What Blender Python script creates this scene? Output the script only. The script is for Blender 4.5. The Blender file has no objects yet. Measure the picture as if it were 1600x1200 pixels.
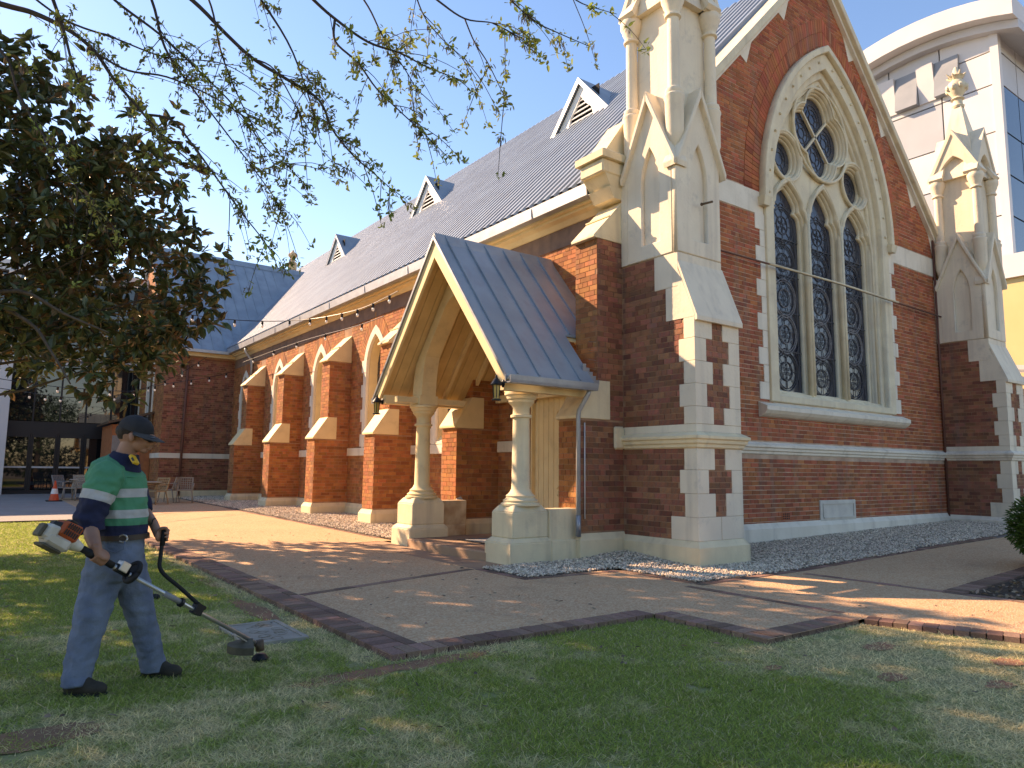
import bpy, bmesh, math, random
import numpy as np
from mathutils import Vector, Matrix
random.seed(7); RNG=np.random.default_rng(7)
sc=bpy.context.scene
C=sc.collection
rad=math.radians
# ---------------------------------------------------------------- camera
F_PX=1126.6; PITCH=rad(6.83); AZ=rad(53.715); ROLL=rad(.60); EYE=Vector((0,0,1.35))
_f=Vector((math.cos(AZ)*math.cos(PITCH),math.sin(AZ)*math.cos(PITCH),math.sin(PITCH)))
_r0=Vector((math.sin(AZ),-math.cos(AZ),0)); _u0=_r0.cross(_f)
_r=_r0*math.cos(ROLL)+_u0*math.sin(ROLL); _u=_r.cross(_f)
cam=bpy.data.cameras.new('Camera'); camo=bpy.data.objects.new('Camera',cam); C.objects.link(camo)
cam.sensor_fit='HORIZONTAL'; cam.sensor_width=36; cam.lens=F_PX/1600*36; cam.clip_end=3000; cam.clip_start=.05
M=Matrix((( _r.x,_u.x,-_f.x),(_r.y,_u.y,-_f.y),(_r.z,_u.z,-_f.z))).to_4x4(); M.translation=EYE
camo.matrix_world=M; sc.camera=camo
# ---------------------------------------------------------------- sky, sun, exposure
SUN=Vector((-1,2.0,1.42)).normalized()
w=bpy.data.worlds.new('World'); sc.world=w; w.use_nodes=True
nt=w.node_tree; sky=nt.nodes.new('ShaderNodeTexSky'); sky.sky_type='NISHITA'; sky.sun_disc=False
sky.sun_elevation=math.asin(SUN.z); sky.sun_rotation=math.atan2(SUN.x,SUN.y)
sky.altitude=300; sky.air_density=1.15; sky.dust_density=.2; sky.ozone_density=5.0
bg=nt.nodes['Background']; bg.inputs[1].default_value=.138
hs_=nt.nodes.new('ShaderNodeHueSaturation'); hs_.inputs['Saturation'].default_value=1.16; nt.links.new(sky.outputs[0],hs_.inputs['Color']); nt.links.new(hs_.outputs[0],bg.inputs[0])
sl=bpy.data.lights.new('Sun','SUN'); sl.energy=4.4; sl.angle=rad(.53); sl.color=(1,.895,.73)
so=bpy.data.objects.new('Sun',sl); C.objects.link(so)
so.rotation_euler=SUN.to_track_quat('Z','Y').to_euler(); so.location=(-20,40,30)
sc.render.engine='CYCLES'
vs=sc.view_settings; vs.view_transform='Standard'; vs.look='None'; vs.gamma=1; vs.exposure=1.34
vs.use_white_balance=True; vs.white_balance_temperature=10000; vs.white_balance_tint=28
# ---------------------------------------------------------------- materials
MAT={}
def mat(name,c1,c2=None,scale=3.,rough=.8,bump=0.,bscale=40.,metal=0.,spec=.3,streak=None,attr=None,speck=None,detail=5.,transl=0.,contrast=(.35,.65),grime=None):
    """Principled material: c1/c2 mixed by noise; streak=(colour,amount) vertical stains;
    attr=strength of per-piece tint; speck=(colour2,scale,amount) aggregate."""
    m=bpy.data.materials.new(name); m.use_nodes=True; MAT[name]=m
    n=m.node_tree.nodes; l=m.node_tree.links; b=n['Principled BSDF']
    b.inputs['Roughness'].default_value=rough; b.inputs['Metallic'].default_value=metal
    b.inputs['Specular IOR Level'].default_value=spec
    tc=n.new('ShaderNodeTexCoord')
    def rgb(c): return (*c,1)
    col=None
    if c2:
        no=n.new('ShaderNodeTexNoise'); no.inputs['Scale'].default_value=scale; no.inputs['Detail'].default_value=detail
        l.new(tc.outputs['Object'],no.inputs['Vector'])
        rp=n.new('ShaderNodeMapRange'); rp.inputs[1].default_value=contrast[0]; rp.inputs[2].default_value=contrast[1]
        l.new(no.outputs['Fac'],rp.inputs[0])
        mx=n.new('ShaderNodeMix'); mx.data_type='RGBA'; mx.inputs[6].default_value=rgb(c1); mx.inputs[7].default_value=rgb(c2)
        l.new(rp.outputs[0],mx.inputs[0]); col=mx.outputs[2]
    if speck:
        vo=n.new('ShaderNodeTexVoronoi'); vo.inputs['Scale'].default_value=speck[1]
        l.new(tc.outputs['Object'],vo.inputs['Vector'])
        sp=n.new('ShaderNodeSeparateColor'); l.new(vo.outputs['Color'],sp.inputs[0])
        mr=n.new('ShaderNodeMapRange'); mr.inputs[1].default_value=.1; mr.inputs[2].default_value=.95; mr.inputs[4].default_value=speck[2]
        l.new(sp.outputs[0],mr.inputs[0])
        m2=n.new('ShaderNodeMix'); m2.data_type='RGBA'; m2.inputs[7].default_value=rgb(speck[0]); m2.inputs[6].default_value=rgb(c1)
        if col: l.new(col,m2.inputs[6])
        l.new(mr.outputs[0],m2.inputs[0]); col=m2.outputs[2]
    if streak:
        mp=n.new('ShaderNodeMapping'); mp.inputs['Scale'].default_value=(5,5,.35); l.new(tc.outputs['Object'],mp.inputs[0])
        ns=n.new('ShaderNodeTexNoise'); ns.inputs['Scale'].default_value=1.; ns.inputs['Detail'].default_value=6; l.new(mp.outputs[0],ns.inputs['Vector'])
        r2=n.new('ShaderNodeMapRange'); r2.inputs[1].default_value=.52; r2.inputs[2].default_value=.72; r2.inputs[4].default_value=streak[1]
        l.new(ns.outputs['Fac'],r2.inputs[0])
        m3=n.new('ShaderNodeMix'); m3.data_type='RGBA'; m3.inputs[6].default_value=rgb(c1); m3.inputs[7].default_value=rgb(streak[0])
        if col: l.new(col,m3.inputs[6])
        l.new(r2.outputs[0],m3.inputs[0]); col=m3.outputs[2]
    if grime:
        ng=n.new('ShaderNodeTexNoise'); ng.inputs['Scale'].default_value=grime[1]; ng.inputs['Detail'].default_value=9; ng.inputs['Roughness'].default_value=.7; l.new(tc.outputs['Object'],ng.inputs['Vector'])
        rg=n.new('ShaderNodeMapRange'); rg.inputs[1].default_value=.56; rg.inputs[2].default_value=.70; rg.inputs[4].default_value=grime[2]
        l.new(ng.outputs['Fac'],rg.inputs[0])
        m4=n.new('ShaderNodeMix'); m4.data_type='RGBA'; m4.inputs[6].default_value=rgb(c1); m4.inputs[7].default_value=rgb(grime[0])
        if col: l.new(col,m4.inputs[6])
        l.new(rg.outputs[0],m4.inputs[0]); col=m4.outputs[2]
    if attr:
        at=n.new('ShaderNodeAttribute'); at.attribute_name='tint'
        oi=n.new('ShaderNodeObjectInfo')
        ad=n.new('ShaderNodeMath'); ad.operation='ADD'; l.new(at.outputs['Fac'],ad.inputs[0]); l.new(oi.outputs['Random'],ad.inputs[1])
        fr=n.new('ShaderNodeMath'); fr.operation='FRACT'; l.new(ad.outputs[0],fr.inputs[0])
        hs=n.new('ShaderNodeHueSaturation')
        v=n.new('ShaderNodeMapRange'); v.inputs[3].default_value=1-attr; v.inputs[4].default_value=1+attr; l.new(fr.outputs[0],v.inputs[0])
        l.new(v.outputs[0],hs.inputs['Value'])
        mu=n.new('ShaderNodeMath'); mu.operation='MULTIPLY'; mu.inputs[1].default_value=7.31; l.new(fr.outputs[0],mu.inputs[0])
        f2=n.new('ShaderNodeMath'); f2.operation='FRACT'; l.new(mu.outputs[0],f2.inputs[0])
        h=n.new('ShaderNodeMapRange'); h.inputs[3].default_value=.5-.010*attr/.3; h.inputs[4].default_value=.5+.012*attr/.3; l.new(f2.outputs[0],h.inputs[0])
        l.new(h.outputs[0],hs.inputs['Hue'])
        if col: l.new(col,hs.inputs['Color'])
        else: hs.inputs['Color'].default_value=rgb(c1)
        col=hs.outputs[0]
    if col: l.new(col,b.inputs['Base Color'])
    else: b.inputs['Base Color'].default_value=rgb(c1)
    if bump:
        nb=n.new('ShaderNodeTexNoise'); nb.inputs['Scale'].default_value=bscale; nb.inputs['Detail'].default_value=4
        l.new(tc.outputs['Object'],nb.inputs['Vector'])
        bp=n.new('ShaderNodeBump'); bp.inputs['Strength'].default_value=bump; bp.inputs['Distance'].default_value=.01
        l.new((vo.outputs['Distance'] if speck else nb.outputs['Fac']),bp.inputs['Height']); l.new(bp.outputs[0],b.inputs['Normal'])
    if transl:
        tr=n.new('ShaderNodeBsdfTranslucent'); ms=n.new('ShaderNodeMixShader'); ms.inputs[0].default_value=transl
        if col: l.new(col,tr.inputs[0])
        else: tr.inputs[0].default_value=rgb(c1)
        l.new(b.outputs[0],ms.inputs[1]); l.new(tr.outputs[0],ms.inputs[2]); l.new(ms.outputs[0],n['Material Output'].inputs[0])
    return m
mat('brick_nave',(.42,.16,.06),(.34,.12,.048),6,.88,.3,60,attr=.28,streak=((.24,.14,.09),.5),grime=((.22,.12,.08),1.4,.5))
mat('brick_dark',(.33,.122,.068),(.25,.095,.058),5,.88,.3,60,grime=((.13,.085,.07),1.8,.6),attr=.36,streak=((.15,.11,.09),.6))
mat('brick_gable',(.47,.13,.055),(.37,.10,.046),2.2,.85,.3,60,attr=.27,grime=((.22,.10,.07),.9,.5),streak=((.25,.14,.10),.75))
mat('mortar',(.44,.26,.16),(.30,.17,.11),4,.95,.4,80)
mat('mortar_gable',(.62,.43,.31),(.40,.24,.17),2.5,.95,.4,80)
mat('cream_stone',(.78,.65,.43),(.68,.56,.37),2.5,.75,.35,25,streak=((.42,.34,.24),.5),grime=((.46,.38,.28),2.2,.45))
mat('pale_stone',(.76,.67,.52),(.69,.60,.47),1.8,.75,.4,22,streak=((.42,.37,.30),.45),grime=((.46,.42,.36),2.8,.6))
mat('white_stone',(.77,.70,.58),(.70,.63,.51),2.5,.75,.3,25,streak=((.42,.37,.30),.45),grime=((.45,.40,.33),3,.45))
mat('window_stone',(.72,.63,.45),(.63,.54,.39),3,.7,.3,25,streak=((.40,.33,.24),.4),grime=((.42,.35,.26),4,.35))
mat('porch_cream',(.78,.61,.35),(.70,.54,.31),3,.65,.2,30,grime=((.48,.37,.23),3,.35))
mat('porch_board',(.68,.49,.25),(.60,.42,.21),4,.6,.15,30)
mat('worn_stone',(.66,.51,.33),(.40,.24,.13),3.5,.85,.4,30)
mat('roof_metal',(.265,.34,.39),(.215,.28,.325),1.5,.45,.0,metal=.2,spec=.5,streak=((.22,.23,.25),.4))
mat('roof_light',(.22,.295,.37),(.18,.24,.305),1.2,.5,.0,metal=.15,spec=.5,streak=((.26,.27,.28),.35))
mat('zinc',(.33,.36,.39),(.26,.28,.31),5,.42,metal=.5,spec=.5)
mat('gutter',(.40,.42,.43),(.33,.34,.35),4,.45,metal=.35,spec=.5)
mat('vent_white',(.74,.74,.72),(.64,.64,.62),4,.6)
mat('dark_void',(.015,.017,.02),rough=.9)
mat('glass_dark',(.016,.02,.036),(.065,.068,.08),1.6,.16,.5,9,spec=.55)
mat('lead',(.085,.088,.10),(.05,.053,.062),20,.6,metal=.2)
mat('lead_pale',(.24,.24,.25),(.13,.13,.14),20,.6)
mat('tower_glass',(.05,.085,.13),(.04,.07,.11),.2,.08,spec=.8)
mat('curtain_glass',(.008,.011,.014),rough=.02,spec=.75)
mat('black_frame',(.022,.022,.024),rough=.45)
mat('aggregate',(.56,.295,.15),(.47,.245,.125),.7,.9,.8,speck=((.66,.47,.30),62,.85),grime=((.25,.16,.10),.8,.4))
mat('plaza',(.30,.27,.25),(.25,.225,.205),.8,.9,.5,speck=((.42,.38,.34),60,.5))
mat('landing',(.38,.24,.155),(.30,.185,.125),3,.9,.3,30)
mat('paver',(.29,.165,.12),(.21,.12,.09),9,.9,.5,60,attr=.35)
mat('gravel',(.64,.53,.41),(.50,.41,.32),9,.9,.0,attr=.5)
mat('gravel_bed',(.22,.19,.165),(.15,.13,.11),30,.95,.5,60)
mat('soil',(.34,.15,.085),(.24,.12,.07),2.5,.95,.6,60)
mat('lawn_thatch',(.21,.23,.08),(.29,.25,.125),3,.95,.5,60)
mat('mulch_soil',(.10,.065,.045),(.07,.045,.03),12,.95,.6,50)
mat('mulch',(.26,.19,.13),(.16,.11,.075),9,.95,.2,50,attr=.5)
mat('bark',(.10,.078,.06),(.06,.048,.038),14,.95,.5,30)
mat('twig',(.055,.042,.036),(.035,.028,.024),9,.9)
mat('magnolia_leaf',(.075,.10,.04),(.05,.075,.03),3,.38,spec=.5,attr=.45,transl=.16)
mat('magnolia_brown',(.17,.105,.05),(.12,.08,.04),3,.6,attr=.4,transl=.2)
mat('young_leaf',(.19,.27,.06),(.25,.26,.08),2,.6,attr=.4,transl=.4)
mat('catkin',(.20,.15,.095),(.15,.11,.07),3,.8,attr=.3,transl=.25)
mat('hedge_leaf',(.06,.13,.02),(.04,.09,.015),3,.5,attr=.4,transl=.25)
mat('shadow_tree_leaf',(.05,.075,.025),rough=.6,attr=.3,transl=.15)
mat('denim',(.14,.19,.26),(.085,.12,.17),7,.9,.5,90,streak=((.19,.235,.28),.6))
mat('navy',(.014,.02,.052),(.01,.014,.038),8,.9,.3,60)
mat('hivis',(.015,.25,.125),(.012,.205,.105),8,.75,.25,50)
mat('reflective',(.40,.40,.39),(.33,.33,.32),12,.4,.2,50)
mat('skin',(.36,.18,.12),(.31,.145,.095),9,.55,.1,80)
mat('hair',(.025,.017,.012),rough=.7)
mat('cap_black',(.018,.018,.02),(.03,.03,.032),9,.85,.2,80)
mat('cap_grey',(.06,.058,.056),(.04,.04,.038),9,.9,.2,90)
mat('leather',(.055,.032,.02),(.035,.022,.015),10,.5)
mat('boot',(.045,.038,.028),(.028,.024,.018),10,.8,.3,50)
mat('black_plastic',(.012,.012,.013),rough=.4)
mat('black_rubber',(.016,.016,.016),rough=.75)
mat('orange_plastic',(.52,.075,.025),(.40,.075,.02),9,.5)
mat('white_plastic',(.62,.58,.50),(.45,.40,.32),9,.55)
mat('steel',(.55,.54,.51),(.45,.44,.41),12,.35,metal=.8)
mat('rusty',(.10,.06,.04),(.16,.10,.06),14,.7)
mat('guard',(.11,.095,.06),(.07,.06,.04),12,.7)
mat('yellow_plastic',(.70,.38,.03),rough=.5)
mat('lid_metal',(.36,.32,.26),(.27,.24,.195),6,.8,.3,40)
mat('lantern_glass',(.55,.36,.10),(.45,.27,.07),5,.3)
mat('bulb',(.85,.82,.75),rough=.3)
mat('taupe_plastic',(.34,.29,.23),(.29,.245,.195),6,.6)
mat('wicker',(.42,.28,.15),(.33,.21,.11),20,.7)
mat('grey_plastic',(.22,.22,.22),rough=.6)
mat('table_top',(.42,.38,.33),rough=.5)
mat('cone_orange',(.70,.10,.04),rough=.5)
mat('white_paint',(.74,.74,.73),(.68,.68,.67),3,.6)
mat('panel_white',(.60,.60,.60),(.56,.56,.56),.6,.55)
mat('panel_grey',(.40,.425,.45),(.37,.39,.415),.6,.5)
mat('panel_pale',(.50,.515,.53),(.46,.475,.49),.6,.5)
mat('louvre_grey',(.26,.29,.32),(.22,.25,.28),1,.6)
mat('joint_dark',(.10,.105,.11),rough=.8)
mat('yellow_wall',(.66,.49,.24),(.62,.45,.21),.5,.7)
mat('dirt_ground',(.20,.17,.13),(.16,.13,.10),.3,.95)
mat('mat_black',(.02,.02,.022),rough=.9)
mat('mat_grey',(.30,.31,.32),(.24,.25,.26),40,.95)
mat('plaque_stone',(.64,.59,.50),(.55,.50,.43),5,.8,.2,30)
mat('eave_shade_stain',(.27,.165,.115),(.20,.125,.095),4,.9,.3,30,streak=((.14,.10,.08),.6))
mat('brown_pipe',(.16,.065,.045),rough=.6)
mat('oak_green',(.05,.10,.02),(.035,.075,.015),3,.5,attr=.4,transl=.2)
# grass blades take their colour per blade (green to straw)
gm=bpy.data.materials.new('grass_blade'); gm.use_nodes=True; MAT['grass_blade']=gm
_n=gm.node_tree.nodes; _l=gm.node_tree.links; _b=_n['Principled BSDF']; _a=_n.new('ShaderNodeAttribute'); _a.attribute_name='gcol'
_l.new(_a.outputs['Color'],_b.inputs['Base Color']); _b.inputs['Roughness'].default_value=.65; _b.inputs['Specular IOR Level'].default_value=.2
_t=_n.new('ShaderNodeBsdfTranslucent'); _l.new(_a.outputs['Color'],_t.inputs[0]); _s=_n.new('ShaderNodeMixShader'); _s.inputs[0].default_value=.5
_l.new(_b.outputs[0],_s.inputs[1]); _l.new(_t.outputs[0],_s.inputs[2]); _l.new(_s.outputs[0],_n['Material Output'].inputs[0])
# ---------------------------------------------------------------- helpers
def prop(o,label=None,cat=None,group=None,kind=None):
    if label: o['label']=label
    if cat: o['category']=cat
    if group: o['group']=group
    if kind: o['kind']=kind
    return o
def thing(name,loc,label,cat,group=None):
    o=bpy.data.objects.new(name,None); o.empty_display_size=.2; o.location=loc; C.objects.link(o)
    return prop(o,label,cat,group)
def adopt(o,parent):
    if parent is not None:
        o.parent=parent
        o.matrix_parent_inverse=Matrix.Translation(-wloc(parent))
    return o
def wloc(p):
    return Vector(p.location) if p.parent is None else Vector(p.location)
def link(name,me,m,parent=None,loc=None):
    o=bpy.data.objects.new(name,me); C.objects.link(o)
    if m is not None and not me.materials: me.materials.append(MAT[m] if isinstance(m,str) else m)
    if loc is not None: o.location=loc
    adopt(o,parent); return o
def ngon(c,r,n,a0=0): return [(c[0]+r*math.cos(a0+2*math.pi*i/n),c[1]+r*math.sin(a0+2*math.pi*i/n)) for i in range(n)]
class MB:
    def __init__(s): s.v=[]; s.f=[]
    def add(s,vs,fs):
        k=len(s.v); s.v+= [tuple(p) for p in vs]; s.f+=[tuple(i+k for i in q) for q in fs]; return s
    def box(s,x0,x1,y0,y1,z0,z1):
        return s.add([(x0,y0,z0),(x1,y0,z0),(x1,y1,z0),(x0,y1,z0),(x0,y0,z1),(x1,y0,z1),(x1,y1,z1),(x0,y1,z1)],
            [(0,3,2,1),(4,5,6,7),(0,1,5,4),(1,2,6,5),(2,3,7,6),(3,0,4,7)])
    def frustum(s,a,b):   # a,b=(x0,x1,y0,y1,z)
        return s.add([(a[0],a[2],a[4]),(a[1],a[2],a[4]),(a[1],a[3],a[4]),(a[0],a[3],a[4]),(b[0],b[2],b[4]),(b[1],b[2],b[4]),(b[1],b[3],b[4]),(b[0],b[3],b[4])],
            [(0,3,2,1),(4,5,6,7),(0,1,5,4),(1,2,6,5),(2,3,7,6),(3,0,4,7)])
    def prism(s,poly,ax,a,b):   # poly in the two other axes (order x,y,z without ax)
        n=len(poly)
        def P(p,t):
            q=list(p); q.insert(ax,t); return q
        s.add([P(p,a) for p in poly]+[P(p,b) for p in poly],
            [tuple(range(n)),tuple(range(2*n-1,n-1,-1))]+[(i,i+n,(i+1)%n+n,(i+1)%n) for i in range(n)])
        return s
    def beam(s,p,q,w,h,up=(0,0,1)):   # rectangular bar p->q
        p=Vector(p);q=Vector(q);d=(q-p).normalized(); up=Vector(up); sd=d.cross(up)
        if sd.length<1e-4: sd=d.cross(Vector((1,0,0)))
        sd.normalize(); u=sd.cross(d).normalized(); a=sd*w/2;b=u*h/2
        return s.add([p-a-b,p+a-b,p+a+b,p-a+b,q-a-b,q+a-b,q+a+b,q-a+b],[(0,3,2,1),(4,5,6,7),(0,1,5,4),(1,2,6,5),(2,3,7,6),(3,0,4,7)])
    def tube(s,path,r,n=8,cap=True):
        path=[Vector(p) for p in path]; N=len(path)
        rs=r if isinstance(r,(list,tuple)) else [r]*N
        k=len(s.v); prev=None
        for i,p in enumerate(path):
            d=(path[min(i+1,N-1)]-path[max(i-1,0)])
            if d.length<1e-9: d=Vector((0,0,1))
            d.normalize()
            if prev is None:
                sd=d.cross(Vector((0,0,1)))
                if sd.length<1e-3: sd=d.cross(Vector((1,0,0)))
            else:
                sd=prev-d*prev.dot(d)
                if sd.length<1e-4: sd=d.cross(Vector((0,0,1)))
            sd.normalize(); prev=sd; u=d.cross(sd)
            for j in range(n):
                a=2*math.pi*j/n; s.v.append(tuple(p+sd*(rs[i]*math.cos(a))+u*(rs[i]*math.sin(a))))
        for i in range(N-1):
            for j in range(n):
                a=k+i*n+j; b=k+i*n+(j+1)%n; s.f.append((a,b,b+n,a+n))
        if cap: s.f.append(tuple(k+j for j in range(n-1,-1,-1))); s.f.append(tuple(k+(N-1)*n+j for j in range(n)))
        return s
    def lathe(s,prof,cx,cy,n=20,a0=0.):   # prof [(r,z)]
        k=len(s.v); N=len(prof)
        for r_,z in prof:
            for j in range(n):
                a=a0+2*math.pi*j/n; s.v.append((cx+r_*math.cos(a),cy+r_*math.sin(a),z))
        for i in range(N-1):
            for j in range(n):
                a=k+i*n+j;b=k+i*n+(j+1)%n; s.f.append((a,b,b+n,a+n))
        s.f.append(tuple(k+j for j in range(n-1,-1,-1))); s.f.append(tuple(k+(N-1)*n+j for j in range(n)))
        return s
    def ell(s,c,r,n=10,m=6,mtx=None):
        k=len(s.v); c=Vector(c)
        for i in range(m+1):
            t=math.pi*i/m
            for j in range(n):
                a=2*math.pi*j/n; p=Vector((r[0]*math.sin(t)*math.cos(a),r[1]*math.sin(t)*math.sin(a),r[2]*math.cos(t)))
                if mtx is not None: p=mtx@p
                s.v.append(tuple(c+p))
        for i in range(m):
            for j in range(n):
                a=k+i*n+j;b=k+i*n+(j+1)%n; s.f.append((a,a+n,b+n,b))
        return s
    def mesh(s,name,smooth=False):
        me=bpy.data.meshes.new(name); me.from_pydata(s.v,[],s.f); me.validate(clean_customdata=False)
        bm=bmesh.new(); bm.from_mesh(me); bmesh.ops.remove_doubles(bm,verts=bm.verts,dist=1e-6) if smooth else None
        bmesh.ops.recalc_face_normals(bm,faces=bm.faces); bm.to_mesh(me); bm.free()
        if smooth:
            for p in me.polygons: p.use_smooth=True
            if smooth is not True: me.set_sharp_from_angle(angle=rad(smooth))
        return me
    def build(s,name,m,parent=None,smooth=False,bevel=0):
        me=s.mesh(name,smooth)
        if bevel:
            bm=bmesh.new(); bm.from_mesh(me)
            es=[e for e in bm.edges if len(e.link_faces)==2 and e.calc_face_angle(0)>.5]
            bmesh.ops.bevel(bm,geom=es,offset=bevel,segments=1,affect='EDGES',clamp_overlap=True); bm.to_mesh(me); bm.free()
        return link(name,me,m,parent)
def fill2d(name,polys,depth,bevel,m,parent,plane,at,build=True):
    """filled outline with holes, thickness depth (bevel included), front face towards the viewer side.
    plane 'y': polys in (x,z), front at y=at going +y.  plane 'x': polys in (y,z), front at x=at going +x."""
    cu=bpy.data.curves.new(name,'CURVE'); cu.dimensions='2D'; cu.fill_mode='BOTH'; cu.extrude=max(depth/2-bevel,1e-4); cu.bevel_depth=bevel; cu.bevel_resolution=0
    cu.offset=-bevel if bevel else 0
    for pl in polys:
        sp=cu.splines.new('POLY'); sp.points.add(len(pl)-1); sp.use_cyclic_u=True
        for p,(a,b) in zip(sp.points,pl): p.co=((a if plane=='y' else -a),b,0,1)
    o=bpy.data.objects.new(name,cu); C.objects.link(o)
    dg=bpy.context.evaluated_depsgraph_get(); me=bpy.data.meshes.new_from_object(o.evaluated_get(dg)); me.name=name
    bpy.data.objects.remove(o); bpy.data.curves.remove(cu)
    yc=at+depth/2
    if plane=='y': T=Matrix(((1,0,0,0),(0,0,-1,yc),(0,1,0,0),(0,0,0,1)))
    else: T=Matrix(((0,0,-1,yc),(-1,0,0,0),(0,1,0,0),(0,0,0,1)))
    me.transform(T); me.materials.clear()
    return link(name,me,m,parent)
def arc_half(cx,half,zs,apex,n=14):
    """right side of a pointed arch, from springing to apex"""
    h=apex-zs; R=(half*half+h*h)/(2*half); c=cx+half-R; a1=math.asin(min(1,h/R))
    return [(c+R*math.cos(a1*i/n),zs+R*math.sin(a1*i/n)) for i in range(n+1)]
def lancet(cx,half,z0,zs,apex,n=14):
    r_=arc_half(cx,half,zs,apex,n); l_=[(2*cx-x,z) for x,z in r_][::-1][1:]
    return [(cx-half,z0),(cx+half,z0)]+r_+l_
def archring(cx,h1,a1,h2,a2,z0,zs,n=18):
    """band between two pointed arches, open at the bottom"""
    o=[(cx+h1,z0)]+arc_half(cx,h1,zs,a1,n); o=o+[(2*cx-x,z) for x,z in o][::-1][1:]
    i=[(cx+h2,z0)]+arc_half(cx,h2,zs,a2,n); i=i+[(2*cx-x,z) for x,z in i][::-1][1:]
    return o+i[::-1]
def circle(c,r,n=28): return ngon(c,r,n)
def zg(x,y): return .019*max(0,x-9.5)+.006*max(0,y-13)
def ray(px,py): return _f+_r*((px-800)/F_PX)-_u*((py-600)/F_PX)
def hitx(px,py,x): d=ray(px,py); return EYE+d*((x-EYE.x)/d.x)
def hity(px,py,y): d=ray(px,py); return EYE+d*((y-EYE.y)/d.y)
def hitz(px,py,z): d=ray(px,py); return EYE+d*((z-EYE.z)/d.z)
def atd(px,py,dep): return EYE+ray(px,py)*dep
# ================================================================ GROUND
def sheet(mb,x0,x1,y0,y1,dz,step=1.0):
    nx=max(1,int((x1-x0)/step)); ny=max(1,int((y1-y0)/step))
    vs=[(x0+(x1-x0)*i/nx,y0+(y1-y0)*j/ny) for j in range(ny+1) for i in range(nx+1)]
    mb.add([(x,y,zg(x,y)+dz) for x,y in vs],[(j*(nx+1)+i,j*(nx+1)+i+1,(j+1)*(nx+1)+i+1,(j+1)*(nx+1)+i) for j in range(ny) for i in range(nx)])
m=MB()
m.add([(-900,-900,-.6),(900,-900,-.6),(900,900,-.6),(-900,900,-.6)],[(0,1,2,3)])
sheet(m,-45,75,-25,75,-.16,5)
prop(m.build('ground','dirt_ground'),kind='structure')
m=MB()
for a in ((2.54,5.62,4.9,33),(5.62,6.45,4.9,7.4),(6.45,7.2,4.9,7.4),(5.62,6.48,12.6,33),(5.31,7.2,3.66,4.9),(7.2,9.15,-6,5.86),(9.15,30,4.0,5.95)): sheet(m,*a,0,.6)
m.add([(6.80,3.66,0),(7.2,3.66,0),(7.2,2.45,0)],[(0,2,1)])
paving=prop(m.build('paving','aggregate'),kind='structure')
m=MB(); sheet(m,5.62,6.25,8.4,12.6,.002,.3); sheet(m,5.70,6.2,12.55,12.6,.002)
prop(m.build('porch_landing','landing'),kind='structure')
m=MB(); sheet(m,-30,2.54,20.75,37.2,.002,1); sheet(m,2.54,8.6,33,37.2,.002,1)
prop(m.build('plaza_paving','plaza'),kind='structure')
m=MB()
for a in ((-30,2.54,-14,20.75),(2.54,5.31,-14,4.9),(5.31,7.2,-14,3.66)): sheet(m,*a,-.04,.8)
prop(m.build('lawn','lawn_thatch'),kind='structure')
m=MB(); R_=random.Random(12)
for cx,cy,rx,ry in ((2.1,4.70,.42,.13),(2.75,4.72,.62,.12),(2.30,7.4,.13,.75),(.35,4.55,.30,.2),(2.35,9.4,.10,.5),(6.0,3.1,.22,.10),(5.2,2.6,.16,.09),(5.6,2.1,.14,.08),(1.9,6.05,.16,.07),(4.7,3.2,.10,.06),(6.3,2.3,.15,.1)):
    zq=-.037+.0015*len(m.v)/23*.5; n=22; m.add([(cx,cy,zq)]+[(cx+rx*math.cos(2*math.pi*k/n)*R_.uniform(.65,1.15),cy+ry*math.sin(2*math.pi*k/n)*R_.uniform(.65,1.15),zq) for k in range(n)],[(0,k+1,(k+1)%n+1) for k in range(n)])
prop(m.build('bare_soil','soil'),kind='structure')
m=MB()
for a in ((5.62,8.5,7.3,8.5),(7.2,30,5.85,8.5),(6.44,8.6,12.5,33)): sheet(m,*a,-.02,.6)
prop(m.build('gravel_bed','gravel_bed'),kind='structure')
m=MB(); sheet(m,9.2,30,-6,4.02,-.02,.7)
prop(m.build('planting_bed','mulch_soil'),kind='structure')
# brick pavers: one shared mesh per orientation
def unit_box(name,m,bev=.03):
    b=MB().box(-.5,.5,-.5,.5,-.5,.5); me=b.mesh(name); me.materials.append(MAT[m]); return me
PB=unit_box('paver','paver')
def paver(cx,cy,lx,ly,zt=.006,rz=0,h=.07):
    o=bpy.data.objects.new('paver',PB); C.objects.link(o)
    o.location=(cx,cy,zg(cx,cy)+zt-h/2+random.uniform(-.003,.002)); o.scale=(lx,ly,h); o.rotation_euler=(random.gauss(0,.004),random.gauss(0,.004),rz+random.gauss(0,.008)); o.parent=paving
def run(x0,y0,x1,y1,wid,pitch=.118,gap=.010):
    """soldier course along a line; pavers laid across it"""
    L=math.hypot(x1-x0,y1-y0); n=max(1,round(L/pitch)); a=math.atan2(y1-y0,x1-x0)
    for i in range(n):
        t=(i+.5)/n; paver(x0+(x1-x0)*t,y0+(y1-y0)*t,L/n-gap,wid-.004,rz=a)
run(2.655,5.13,2.655,19.5,.23,.122)           # lawn edge, nave side
run(2.825,5.13,2.825,13,.10,.236)
run(2.54,5.015,5.31,5.015,.23,.122)           # lawn edge, near side
run(5.425,3.90,5.425,4.90,.23,.122)
run(5.31,3.785,6.75,3.785,.23,.122)
run(6.86,3.66,7.30,2.3,.23,.122); run(7.30,2.3,7.75,.6,.23,.122)
run(6.92,3.92,6.92,5.85,.11,.236)
run(2.9,7.72,5.56,8.47,.11,.236)
run(5.63,8.42,5.63,7.42,.11,.236)
run(5.58,7.35,7.13,7.25,.12,.236)
run(7.18,7.25,7.18,5.96,.12,.236)
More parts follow.
